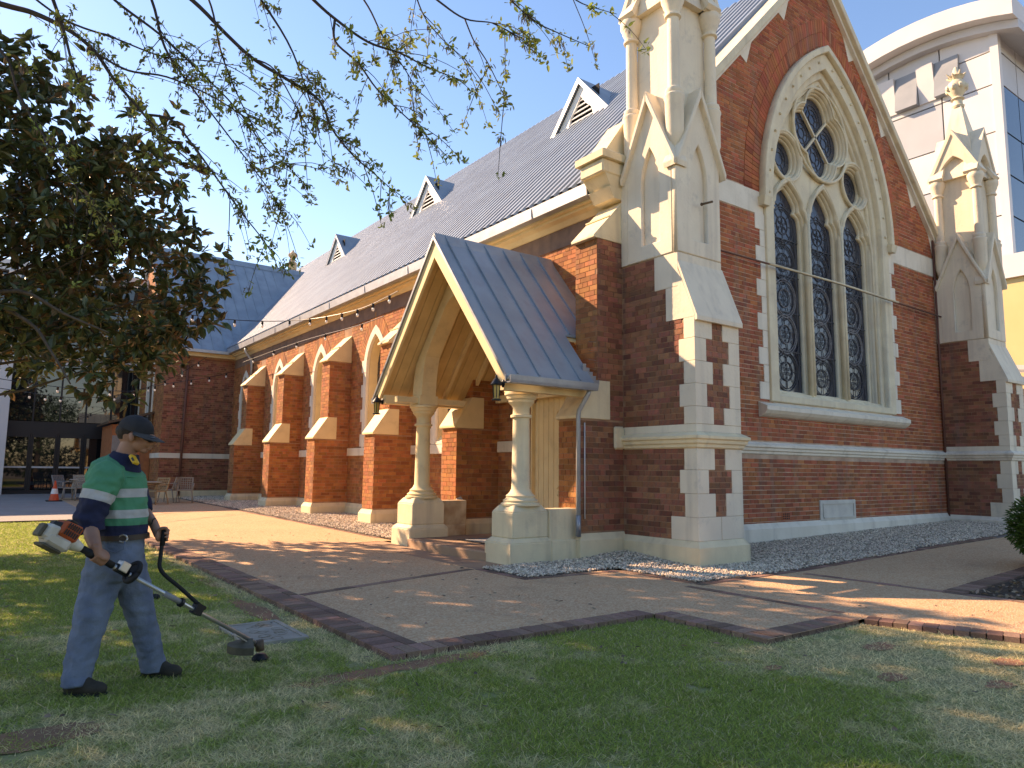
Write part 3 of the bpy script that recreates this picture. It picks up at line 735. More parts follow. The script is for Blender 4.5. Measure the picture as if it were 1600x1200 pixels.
# kneeler block that carries the roof end
kn=MB().box(7.90,8.52,8.30,8.86,6.27,6.50).build('kneeler','cream_stone',church,bevel=.02)
m=MB(); m.box(7.84,8.56,8.24,8.92,6.502,6.62); m.frustum((7.84,8.56,8.24,8.92,6.62),(7.98,8.56,8.34,8.92,6.70)); m.build('kneeler_cap','cream_stone',kn)
m=MB(); m.frustum((8.14,8.52,8.36,8.86,6.08),(7.98,8.52,8.32,8.86,6.268)); m.frustum((8.22,8.52,8.37,8.86,5.9),(8.10,8.52,8.35,8.86,6.078)); m.build('kneeler_corbel','cream_stone',kn)
m=MB(); m.prism([(7.98,6.62),(8.62,6.62),(8.62,7.35),(8.5,7.35)],1,8.36,8.80); m.build('kneeler_slope','cream_stone',kn)
# eaves
m=MB(); m.prism([(XW-.04,5.86),(XW+.02,5.86),(XW+.02,6.02),(XW-.22,6.02),(XW-.22,5.97),(XW-.12,5.94)],1,8.86,YT); m.build('eaves_cornice','porch_cream',church)
MB().box(XW-.016,XW+.03,8.94,YT-.02,5.50,5.858).build('eave_shade_stain','eave_shade_stain',nw)  # dark strip: eave shadow painted in together with wall staining
MB().box(8.20,XW,8.86,YT,6.022,6.06).build('soffit','porch_cream',church)
m=MB(); m.prism([(8.06,6.07),(8.08,6.06),(8.20,6.06),(8.21,6.19),(8.19,6.19),(8.18,6.08),(8.09,6.08),(8.075,6.275),(8.045,6.28)],1,8.87,31.2); gt=m.build('gutter','gutter',church)
m=MB()
for k in range(9): y=10.4+k*2.45; m.box(8.036,8.046,y,y+.03,6.065,6.26)
m.build('gutter_joint','zinc',gt)
# nave roof: ribbed sheets on both slopes
def ribbed(x0,z0,x1,z1,y0,y1,pitch,h,name,m_,parent,thick=.03):
    """profile runs along y, sheet from eave (x0,z0) to ridge (x1,z1)"""
    d=Vector((x1-x0,0,z1-z0)).normalized(); nrm=Vector((-d.z,0,d.x))
    if nrm.z<0: nrm=-nrm
    prof=[]; y=y0
    while y<y1-pitch*.5:
        prof+=[(y,0),(y+pitch*.50,0),(y+pitch*.55,h),(y+pitch*.95,h)]; y+=pitch
    prof.append((y1,0))
    mb=MB(); n=len(prof)
    V=[]
    for (xx,zz) in ((x0,z0),(x1,z1)):
        for py_,ph in prof: V.append((xx+nrm.x*ph,py_,zz+nrm.z*ph))
    mb.add(V,[(i,i+1,i+1+n,i+n) for i in range(n-1)])
    return mb.build(name,m_,parent)
YR=43.0
rf=ribbed(8.10,EZ,XC,RZ,8.62,YR,.245,.10,'roof','roof_light',church)
ribbed(2*XC-8.10,EZ,XC,RZ,8.62,YR,.245,.10,'roof','roof_light',church)
m=MB(); m.prism([(XC-.24,RZ-.20),(XC,RZ+.07),(XC+.24,RZ-.20),(XC,RZ+.03)],1,8.58,YR); m.build('ridge_cap','roof_light',rf)
# three louvred roof vents
for yc in (13.35,21.35,29.3):
    xf=11.93; zb=roofz(xf)-.02; hw=1.18; ht=1.32; ap=zb+ht
    xr=XC-(RZ-ap)/SL+.05
    d=fill2d('roof_vent',[[(yc-hw+.12,zb),(yc+hw-.12,zb),(yc,ap-.12)],[(yc-.48,zb+.18)]+[(yc+.48,zb+.18),(yc+.40,zb+.42),(yc+.20,zb+.60),(yc,zb+.86),(yc-.20,zb+.60),(yc-.40,zb+.42)]],.06,0,'vent_white',church,'x',xf)
    MB().box(xf+.09,xf+.11,yc-.6,yc+.6,zb+.1,zb+1.0).build('vent_backing','dark_void',d)
    for k in range(5):
        z=zb+.22+k*.13; hh=.46-.09*k; m=MB(); m.prism([(xf+.0,z),(xf+.03,z),(xf+.075,z+.075),(xf+.06,z+.08)],1,yc-hh,yc+hh); m.build('louvre','vent_white',d)
    for s in (1,-1):
        m=MB(); e0=(xf-.10,yc+s*hw,zb); e1=(xf-.10,yc,ap)
        xe=XC-(RZ-zb)/SL+.03
        V=[e0,e1,(xr,yc,ap),(xe,yc+s*hw,zb)]; t=.035
        m.add(V+[(a,b,c+t) for a,b,c in V],[(0,1,2,3),(4,5,6,7),(0,1,5,4),(1,2,6,5),(2,3,7,6),(3,0,4,7)]); m.build('vent_roof','roof_metal',d)
        m=MB(); m.prism([(yc+s*(hw-.02),zb-.01),(yc+s*(hw-.11),zb-.01),(yc,ap-.12),(yc,ap-.01)],0,xf-.09,xf-.04); m.build('vent_barge','zinc',d)
# wall behind (far side) and inner darkness
m=MB(); m.box(20.95,21.2,8.45,43,-.1,6.1); m.build('south_wall','mortar',church)
# far gable parapet with finial beyond the crossing
m=MB(); m.prism([(XC-3.6,roofz(XC-3.6)-.3),(XC,RZ-.3),(XC,RZ+.42),(XC-3.6,roofz(XC-3.6)+.42)],1,YR,YR+.4); pp=m.build('far_parapet','zinc',church)
m=MB(); m.prism([(XC+3.6,roofz(XC+3.6)-.3),(XC,RZ-.3),(XC,RZ+.42),(XC+3.6,roofz(XC+3.6)+.42)],1,YR,YR+.4); m.build('far_parapet','zinc',church)
m=MB(); m.lathe([(.28,RZ+.3),(.28,RZ+.75),(.16,RZ+.85),(.14,RZ+1.05),(.30,RZ+1.2),(.30,RZ+1.3),(.10,RZ+1.45),(.03,RZ+1.6)],XC,YR+.2,8); m.build('far_finial','worn_stone',pp)
# ---- transept
XT=5.78; TY1=40.7; TYC=(31.5+TY1)/2; TRZ=11.45; TS=(TRZ-6.2)/(TYC-31.1)
WALL['tr_s']=MB().box(XT+.001,XW+.1,YT+.001,YT+.4,-.1,6.0).build('transept_wall','mortar',church)
bricks('tr_s',1,YT,lambda z:[(XT,XW-.02)],.40,1.68,'brick_dark'); bricks('tr_s',1,YT,lambda z:[(XT,XW-.02)],1.9,5.85,'brick_dark')
WALL['tr_w']=fill2d('transept_gable',[[(YT,-.1),(TY1,-.1),(TY1,6.1),(TYC,TRZ-.15),(YT,6.1)],lancet(34.4,.6,2.4,5.2,6.4,8),lancet(37.6,.6,2.4,5.2,6.4,8)],.4,0,'mortar',church,'x',XT)
def tiv(z):
    hw=9 if z<6.1 else (TRZ-.2-z)/TS; a=max(YT,TYC-hw); b=min(TY1,TYC+hw)
    h=[(c-.7,c+.7) for c in (34.4,37.6)] if 2.3<z<6.5 else []
    return cut((a,b),h)
bricks('tr_w',0,XT,tiv,.4,1.68,'brick_nave'); bricks('tr_w',0,XT,tiv,1.9,11.,'brick_nave')
for c in (34.4,37.6):
    o=fill2d('transept_window',[lancet(c,.82,2.25,5.2,6.62,10),lancet(c,.56,2.45,5.2,6.32,10)],.1,0,'white_stone',church,'x',XT-.03)
    fill2d('pane',[lancet(c,.6,2.4,5.2,6.4,8)],.012,0,'glass_dark',o,'x',XT+.2)
tw=WALL['tr_s']
MB().box(XT-.03,XW-.05,YT-.03,YT+.02,1.70,1.90).build('sill_band','white_stone',tw)
MB().box(XT-.035,XT+.02,YT+.022,TY1,1.70,1.90).build('sill_band','white_stone',WALL['tr_w'])
m=MB(); m.box(XT-.05,XW-.05,YT-.05,YT+.02,-.1,.40); m.build('plinth','cream_stone',tw)
MB().box(XT+.25,XW-.02,YT-.25,YT+.02,5.88,6.06).build('eaves_cornice','porch_cream',tw)
m=MB(); m.tube([(6.62,YT-.07,5.9),(6.55,YT-.07,.2)],.05,8); m.build('downpipe','brown_pipe',tw,smooth=True)
# transept roof (standing seam), hipped into the nave roof
def zt(y): return 6.12+TS*(y-31.12)
m=MB(); V=[(XT-.15,31.12,6.12),(XC,31.12,6.12),(XC,TYC,TRZ),(XT-.15,TYC,TRZ)]
t=.04; m.add(V+[(a,b,c-t) for a,b,c in V],[(0,1,2,3),(7,6,5,4),(0,4,5,1),(1,5,6,2),(2,6,7,3),(3,7,4,0)]); tr=m.build('transept_roof','roof_metal',church)
m=MB(); V=[(XT-.15,TY1+.3,6.12),(XC,TY1+.3,6.12),(XC,TYC,TRZ),(XT-.15,TYC,TRZ)]
m.add(V+[(a,b,c-t) for a,b,c in V],[(0,1,2,3),(7,6,5,4),(0,4,5,1),(1,5,6,2),(2,6,7,3),(3,7,4,0)]); m.build('transept_roof','roof_metal',church)
for k in range(17):
    x=XT-.10+k*.46; x_end=8.15+(RZ-EZ)/SL
    # stop each seam where the nave roof begins
    ytop=min(TYC,31.12+(1e9 if x<8.1 else 1e9))
    y0=31.12 if x<8.1 else 31.12+max(0,((EZ+SL*(x-8.1))-6.12)/TS)
    if y0>=TYC-.05: break
    m=MB(); m.beam((x,y0,zt(y0)+.02),(x,TYC,TRZ+.02),.025,.05); m.build('roof_seam','roof_metal',tr)
MB().prism([(TYC-.25,TRZ-.24),(TYC,TRZ+.08),(TYC+.25,TRZ-.24),(TYC,TRZ+.03)],0,XT-.16,13.2).build('ridge_cap','roof_metal',tr)
m=MB(); m.box(XT-.15,8.1,31.0,31.12,6.02,6.14); m.build('gutter','gutter',tr)
m=MB(); y1=31.12+(RZ-.2-6.12)/TS
m.tube([(8.12,31.15,6.27),(8.1+(TRZ-EZ)/SL,TYC,TRZ+.03)],.05,6); m.build('valley','zinc',tr)
m=MB(); m.tube([(8.15,28.9,6.06),(8.16,28.9,5.9),(8.40,28.9,5.6),(8.43,28.9,5.4),(8.43,28.9,4.9)],.055,8); m.tube([(8.43,28.55,5.0),(8.43,28.55,.3)],.001,4); m.build('rainwater_pipe','gutter',nw,smooth=True)
# lean-to at the transept gable
le=MB().box(4.3,XT-.02,33.4,36.4,-.1,3.05).build('lean_to','brick_nave',church)
m=MB(); m.prism([(4.1,3.06),(XT-.02,3.55),(XT-.02,3.65),(4.1,3.16)],1,33.1,36.6); m.build('lean_to_roof','rusty',le)
MB().box(4.32,5.0,33.37,33.41,.1,2.6).build('lean_to_panel','plaza',le)
# ---- flush brick meshes
near=sorted(range(len(BR)),key=lambda i:((BR[i][2] if BR[i][1]==0 else (BR[i][3]+BR[i][4])/2)**2+(BR[i][2] if BR[i][1]==1 else (BR[i][3]+BR[i][4])/2)**2+((BR[i][5]+BR[i][6])/2-1.35)**2)+(60 if BR[i][7]=='brick_nave' and BR[i][0]!='corner' else 0)+(40 if BR[i][4]-BR[i][3]<.1 else 0))[:300]
near=set(near)
BU={}
for mm in ('brick_nave','brick_dark','brick_gable'):
    BU[mm]=unit_box('brick_unit_'+mm,mm)
acc={}
for i,(key,ax,c,u0,u1,z0,z1,mm,rn) in enumerate(BR):
    if i in near:
        o=bpy.data.objects.new('brick',BU[mm]); C.objects.link(o)
        um=(u0+u1)/2; zm=(z0+z1)/2
        if ax==0: o.location=(c+.004,um,zm); o.scale=(.020,u1-u0,z1-z0)
        else: o.location=(um,c+.004,zm); o.scale=(u1-u0,.020,z1-z0)
        o.parent=WALL[key]; continue
    acc.setdefault((key,mm),[]).append((ax,c,u0,u1,z0,z1,rn))
for (key,mm),L in acc.items():
    n=len(L); A=np.array(L); V=np.zeros((n,8,3)); ax=A[:,0]
    f_=A[:,1]-.006; b_=A[:,1]+.012; u0,u1,z0,z1=A[:,2],A[:,3],A[:,4],A[:,5]
    jt=RNG.uniform(-.0025,.0025,(n,4))
    U=[u0,u1,u1,u0,u0,u1,u1,u0]; Z=[z0+jt[:,0],z0+jt[:,1],z1+jt[:,2],z1+jt[:,3],z0,z0,z1,z1]; D=[f_]*4+[b_]*4
    isx=ax==0
    for k in range(8):
        V[:,k,0]=np.where(isx,D[k],U[k]); V[:,k,1]=np.where(isx,U[k],D[k]); V[:,k,2]=Z[k]
    fa=np.array([(0,1,2,3),(0,4,5,1),(1,5,6,2),(2,6,7,3),(3,7,4,0)])
    fb=fa[:,::-1]
    Fc=np.where(isx[:,None,None],fb[None],fa[None])+np.arange(n)[:,None,None]*8
    me=bpy.data.meshes.new('brickwork'); nv=n*8; nf=n*5
    me.vertices.add(nv); me.vertices.foreach_set('co',V.reshape(-1)); me.loops.add(nf*4); me.loops.foreach_set('vertex_index',Fc.reshape(-1).astype(np.int32))
    me.polygons.add(nf); me.polygons.foreach_set('loop_start',np.arange(nf,dtype=np.int32)*4); me.update(calc_edges=True); me.shade_flat()
    at=me.attributes.new('tint','FLOAT','FACE'); at.data.foreach_set('value',np.repeat(A[:,6],5).astype(np.float32))
    prop(link('brickwork',me,mm,WALL[key]),kind='stuff')
print('bricks',len(BR))
# ---- porch
PYC=10.33; PAZ=5.25; PEZ=2.68; PHW=2.12; PX0=5.93
slp=(PAZ-PEZ)/PHW
for s in (1,-1):
    V=[(PX0,PYC+s*PHW,PEZ),(XW+.0 if s>0 else XW,PYC+s*PHW,PEZ),(XW,PYC,PAZ),(PX0,PYC,PAZ)]
    if s<0: V[1]=(7.62,PYC+s*PHW,PEZ); V.insert(2,(7.62,8.93,PEZ+slp*(8.93-PYC+PHW))); V.insert(3,(XW,8.93,PEZ+slp*(8.93-PYC+PHW)))
    n=len(V); t=.035
    m=MB(); m.add([(a,b,c+t) for a,b,c in V]+V,[tuple(range(n)),tuple(range(2*n-1,n-1,-1))]+[(i,(i+1)%n,(i+1)%n+n,i+n) for i in range(n)])
    pr=m.build('porch_roof','roof_metal',church)
    if s<0: PR=pr
    for k in range(7):
        x=PX0+.20+k*.40
        if x>XW-.05: break
        zb_=PEZ; yb=PYC+s*PHW
        if s<0 and x>7.62: yb=8.93; zb_=PEZ+slp*(8.93-PYC+PHW)
        m=MB(); m.beam((x,yb,zb_+t+.012),(x,PYC+s*.02,PAZ+t+.012),.022,.035,(0,-s,1)); m.build('roof_seam','roof_metal',pr)
    # barge boards
    m=MB(); m.prism([(PYC,PAZ-.02),(PYC+s*(PHW+.02),PEZ-.045),(PYC+s*(PHW-.10),PEZ-.13),(PYC,PAZ-.34)],0,PX0+.0,PX0+.05); m.build('barge_board','porch_cream',pr)
    m=MB(); m.prism([(PYC,PAZ+.045),(PYC+s*(PHW+.03),PEZ-.0),(PYC+s*(PHW+.03),PEZ-.05),(PYC,PAZ-.03)],0,PX0-.035,PX0-.002); m.build('barge_flashing','zinc',pr)
    # boarded ceiling, drawn as separate planks
    nb=13
    for k in range(nb):
        x0=PX0+.06+k*(XW-PX0-.08)/nb; x1=x0+(XW-PX0-.08)/nb-.008
        lo=.10 if not (s<0 and x1>7.40) else .70
        m=MB(); zl=PEZ+lo*slp
        m.prism([(PYC,PAZ-.035),(PYC,PAZ-.06),(PYC+s*(PHW-lo),zl-.06),(PYC+s*(PHW-lo),zl-.035)],0,x0,x1); m.build('ceiling_board','porch_board',pr)
    for x in (6.75,7.35,7.95):
        lo=.15 if not (s<0 and x>7.3) else .75
        m=MB(); m.beam((x,PYC+s*.05,PAZ-.15),(x,PYC+s*(PHW-lo),PEZ+lo*slp-.10),.07,.10,(0,-s,1)); m.build('rafter','porch_cream',pr)
MB().prism([(PYC-.16,PAZ-.17),(PYC,PAZ+.09),(PYC+.16,PAZ-.17),(PYC,PAZ+.05)],0,PX0-.02,XW-.02).build('ridge_cap','roof_metal',PR)
# stepped lead flashing against the corner buttress
m=MB()
for k in range(6):
    y=8.20+k*.12; z=PEZ+slp*(y-PYC+PHW)
    m.box(7.50-.02 if k<2 else XL+.3,7.64,8.36+0,8.385,z,z+.001)
for k in range(5):
    x=7.52+k*.07; m.box(x,x+.072,8.372,8.386,2.72+.0,2.95-.04*k+.1*(4-k)*.2)
m.build('flashing','zinc',PR)
for s in (1,-1):
    y=PYC+s*1.55
    # pedestal: chamfered block on a wider base
    p=MB(); e=.30
    if s<0: ya,yb=8.50,9.04
    else: ya,yb=11.50,12.08
    p.box(6.20,7.0,ya-.06,yb+.06,-.1,.30); p.frustum((6.20,7.0,ya-.06,yb+.06,.30),(6.28,6.94,ya,yb,.37)); p.box(6.28,6.94,ya,yb,.37,.74); p.frustum((6.28,6.94,ya,yb,.74),(6.36,6.88,ya+.08,yb-.08,.84))
    pd=p.build('pedestal','cream_stone',church,bevel=.012)
    yc=(ya+yb)/2; xc=6.62
    c=MB(); c.lathe([(.30,.83),(.30,.86),(.26,.88),(.27,.905),(.24,.925),(.215,.95),(.225,.975),(.19,1.0),(.165,1.03),(.140,1.08),(.128,2.13),(.13,2.14),(.165,2.15),(.165,2.185),(.13,2.20),(.128,2.29),(.15,2.33),(.20,2.38),(.20,2.41),(.225,2.43),(.235,2.47),(.26,2.49),(.26,2.52),(.23,2.54)],xc,yc,24); c.build('column','cream_stone' if s<0 else 'porch_cream',pd,smooth=35)
    MB().box(xc-.19,xc+.19,yc-.19,yc+.19,2.538,2.70).build('impost','porch_cream',pd)
    # low side wall back to the church
    ww=MB(); 
    if s<0: ww.box(6.94,XL+.02,8.46,8.74,.0,.78); ww.box(6.95,XL+.02,8.42,8.80,-.1,.32)
    else: ww.box(6.94,XL-.001,11.62,11.95,.0,.78); ww.box(6.95,XL-.05,11.56,12.0,-.1,.34)
    ww.build('low_wall','cream_stone' if s<0 else 'worn_stone',pd,bevel=.012)
    # curved arch brace from capital to the ridge
    A=[];B=[]
    for i in range(17):
        t_=i/16; ang=t_*rad(62); R=4.1
        yy=yc-s*(R-R*math.cos(ang))*.82; zz=2.70+R*math.sin(ang)*.60
        A.append((yy,zz)); B.append((yy,zz))
    m=MB(); P=[]
    q=[]
    inner=[]; outer=[]
    for i in range(13):
        t_=i/12; yy=yc+s*.17-s*(abs(yc+s*.17-PYC))*t_**1.55; zz=2.70+(4.72-2.70)*(1-(1-t_)**1.9); outer.append((yy,min(zz+.02,PEZ+slp*(PHW-abs(yy-PYC))-.10)))
        yy=yc-s*.17-s*(abs(yc-s*.17-PYC))*t_**1.75; zz=2.70+(4.40-2.70)*(1-(1-t_)**1.9); inner.append((yy,min(zz,PEZ+slp*(PHW-abs(yy-PYC))-.40)))
    m.prism(outer+inner[::-1],0,xc-.15,xc+.15); m.build('arch_brace','porch_cream',pd)
    # wall plate beams
    if s<0:
        MB().box(5.99,7.60,8.36,8.50,2.50,2.66).build('wall_plate','porch_cream',PR)
    else:
        MB().box(5.99,XW-.01,12.12,12.28,2.56,2.72).build('wall_plate','porch_cream',PR)
        MB().box(6.0,XL-.06,11.66,11.76,2.56,2.66).build('wall_plate','porch_cream',PR)
MB().box(8.36,XW-.012,9.0,11.95,2.70,2.84).build('ceiling_trim','porch_cream',PR)
m=MB(); m.prism([(8.10,2.62),(8.11,2.58),(8.23,2.58),(8.24,2.68),(8.22,2.68),(8.21,2.60),(8.12,2.60),(8.11,2.69),(8.09,2.69)],0,5.92,7.60); g2=m.build('porch_gutter','zinc',PR)
m=MB(); m.prism([(12.44,2.62),(12.45,2.58),(12.57,2.58),(12.58,2.68),(12.44,2.68)],0,5.92,7.60); m.build('porch_gutter','zinc',PR)
m=MB(); m.tube([(7.50,8.19,2.60),(7.48,8.21,2.52),(7.43,8.36,2.28),(7.425,8.37,2.2),(7.425,8.37,.36)],.036,10); dp=m.build('downpipe','gutter',church,smooth=True)
m=MB(); m.tube([(7.425,8.37,.36),(7.425,8.37,.68)],.042,10); m.build('pipe_socket','zinc',dp,smooth=True)
m=MB()
for z in (.9,1.98): m.box(7.42,7.50,8.39,8.41,z,z+.03)
m.build('pipe_bracket','zinc',dp)
# porch floor and rounded step
m=MB(); 
P=[(6.22,9.08),(6.22,11.46),(XW+.1,11.46),(XW+.1,9.0),(6.9,9.0)]
m.prism([(6.20,9.04),(XW+.2,8.8),(XW+.2,11.6),(6.20,11.52)]+[(6.20-.10*math.sin(math.pi*t/8),11.52-2.48*t/8) for t in range(1,8)],2,-.05,.145); st_=m.build('porch_step','landing',church,bevel=.02)
# church door (double, boarded) with iron hinge scrolls
dr=MB().box(XW+.12,XW+.18,9.62,10.98,.14,3.2).build('door','porch_board',church)
m=MB()
for k in range(9): y=9.64+k*.15; m.box(XW+.105,XW+.122,y,y+.14,.16,3.0)
m.build('door_board','porch_cream',dr)
MB().box(XW+.02,XW+.12,9.58,9.66,.14,3.1).build('door_frame','porch_cream',dr); MB().box(XW+.02,XW+.12,10.94,11.02,.14,3.1).build('door_frame','porch_cream',dr)
for z in (.95,2.35):
    m=MB(); xx=XW+.098
    m.box(xx,xx+.01,9.68,10.25,z,z+.03)
    for s in (1,-1):
        m.tube([(xx,9.75+.42*t/10,z+.015+s*.09*math.sin(t/10*math.pi)*(1 if t<6 else .8)) for t in range(11)],.009,5)
        m.tube([(xx,10.22+.06*math.cos(t),z+.015+s*(.05+.04*math.sin(t))) for t in (0,.8,1.6,2.4,3.2)],.008,5)
    m.build('hinge','porch_board',dr,smooth=True)
MB().ell((XW+.09,9.70,1.25),(.02,.03,.03),8,5).build('door_knob','black_plastic',dr,smooth=True)
# worn corner inside the porch
m=MB(); m.prism([(7.46,.14),(7.74,.14),(7.70,.70),(7.60,.84),(7.50,.80)],1,11.985,12.008); m.build('bare_patch','panel_grey',WALL['nb0'])
# ================================================================ numpy mesh helpers
def npmesh(name,V,Fc,k,m,parent=None,tint=None,col=None,smooth=False):
    me=bpy.data.meshes.new(name); nf=len(Fc)
    me.vertices.add(len(V)); me.vertices.foreach_set('co',np.asarray(V,np.float32).reshape(-1))
    me.loops.add(nf*k); me.loops.foreach_set('vertex_index',np.asarray(Fc,np.int32).reshape(-1))
    me.polygons.add(nf); me.polygons.foreach_set('loop_start',np.arange(nf,dtype=np.int32)*k); me.update(calc_edges=True); me.shade_flat()
    if tint is not None: a=me.attributes.new('tint','FLOAT','FACE'); a.data.foreach_set('value',np.asarray(tint,np.float32))
    if col is not None: a=me.attributes.new('gcol','FLOAT_COLOR','FACE'); a.data.foreach_set('color',np.asarray(col,np.float32).reshape(-1))
    if smooth: me.polygons.foreach_set('use_smooth',np.ones(nf,bool))
    return link(name,me,m,parent)
def unit(a): return a/np.maximum(np.linalg.norm(a,axis=-1,keepdims=True),1e-9)
LEAF=np.array([(0,0,0),(.28,.5,.06),(.68,.42,.05),(1,0,-.06),(.68,-.42,.05),(.28,-.5,.06),(.5,0,-.03)])
LEAFF=np.array([(0,1,6),(1,2,6),(2,3,6),(3,4,6),(4,5,6),(5,0,6)])
def leaf_frames(pos,d,L,W,roll=None):
    n=len(pos); d=unit(d); up=np.zeros((n,3)); up[:,2]=1; up+=RNG.normal(0,.45,(n,3))
    s=unit(np.cross(up,d)); t=np.cross(d,s); return d*L[:,None],s*W[:,None],t*L[:,None]
def leafmesh(name,pos,d,L,W,m,parent):
    a,b,c=leaf_frames(pos,d,L,W); n=len(pos)
    V=pos[:,None,:]+LEAF[None,:,0:1]*a[:,None]+LEAF[None,:,1:2]*b[:,None]+LEAF[None,:,2:3]*c[:,None]
    Fc=LEAFF[None]+np.arange(n)[:,None,None]*7
    return npmesh(name,V.reshape(-1,3),Fc.reshape(-1,3),3,m,parent,np.repeat(RNG.random(n),6))
def vnoise(x,y,s,seed):
    r=np.random.default_rng(seed).random((64,64)); x=x/s; y=y/s; i=np.floor(x).astype(int); j=np.floor(y).astype(int); fx=x-i; fy=y-j
    fx=fx*fx*(3-2*fx); fy=fy*fy*(3-2*fy); g=lambda a,b:r[a%64,b%64]
    return (g(i,j)*(1-fx)+g(i+1,j)*fx)*(1-fy)+(g(i,j+1)*(1-fx)+g(i+1,j+1)*fx)*fy
def vzg(x,y): return .019*np.maximum(0,x-9.5)+.006*np.maximum(0,y-13)
# ---------------------------------------------------------------- gravel
def pebbles(name,rects,dens,size,label,zoff=-.012,heap=None):
    P=[]
    for x0,x1,y0,y1,k in rects:
        n=int((x1-x0)*(y1-y0)*dens*k); P.append(np.stack([RNG.uniform(x0,x1,n),RNG.uniform(y0,y1,n)],1))
    P=np.concatenate(P); n=len(P); z=vzg(P[:,0],P[:,1])+zoff+RNG.uniform(0,.02,n)
    if heap is not None: z=z+heap(P[:,0],P[:,1])
    o=np.array([(1,0,0),(0,1,0),(-1,0,0),(0,-1,0),(0,0,1),(0,0,-1)],float)
    s=RNG.uniform(.6,1.15,(n,1,3))*size; s[:,:,2]*=.7
    V=o[None]*s*RNG.uniform(.75,1.2,(n,6,1)); a=RNG.uniform(0,6.28,n); tl=RNG.normal(0,.4,n)
    ca,sa=np.cos(a)[:,None],np.sin(a)[:,None]; ct,st=np.cos(tl)[:,None],np.sin(tl)[:,None]
    X,Y,Z=V[:,:,0],V[:,:,1],V[:,:,2]; X,Z=X*ct-Z*st,X*st+Z*ct; X,Y=X*ca-Y*sa,X*sa+Y*ca
    V=np.stack([X+P[:,0:1],Y+P[:,1:2],Z+z[:,None]],2)
    f=np.array([(0,1,4),(1,2,4),(2,3,4),(3,0,4),(1,0,5),(2,1,5),(3,2,5),(0,3,5)])
    ob=npmesh(name,V.reshape(-1,3),(f[None]+np.arange(n)[:,None,None]*6).reshape(-1,3),3,'gravel',None,np.repeat(RNG.random(n),8))
    prop(ob,label,'gravel',kind='stuff')
def hp(x,y):
    h=.09*np.exp(-((x-8.3)**2+(y-8.2)**2)/.5)
    return h+.02
pebbles('gravel',[(5.72,7.25,7.42,8.44,1),(7.25,8.36,5.96,8.36,1),(8.36,9.5,5.96,6.86,1),(9.4,13,6.0,8.32,.85),(13,19.9,6.12,8.32,.6),(19,22,6.2,6.85,.5)],1500,.021,'grey and white loose stone gravel around the corner pier and gable',heap=hp)
pebbles('gravel',[(6.53,7.42,12.2,16,1),(6.53,7.42,16,20,.8),(6.53,7.42,20,26,.6),(6.53,7.42,26,31.4,.45)]+[(7.42,8.42,a+.08,b-.08,.7) for a,b in ((12.65,15.6),(16.3,19.4),(20.1,23.25),(24,27.25),(28,31.4))],1150,.024,'tan loose stone gravel along the foot of the buttressed wall',heap=lambda x,y:.03+.05*np.clip((x-6.5)/1.0,0,1))
# leaf litter mulch on the planting bed
n=5000; P=np.stack([RNG.uniform(9.28,15,n),RNG.uniform(-1,3.75,n)],1); z=vzg(P[:,0],P[:,1])+RNG.uniform(-.01,.03,n)
d=RNG.normal(0,1,(n,3)); d[:,2]*=.3
prop(leafmesh('mulch',np.column_stack([P,z]),d,RNG.uniform(.04,.09,n),RNG.uniform(.02,.04,n),'mulch',None),'brown bark mulch and dry leaves on the bed by the hedge','mulch',kind='stuff')
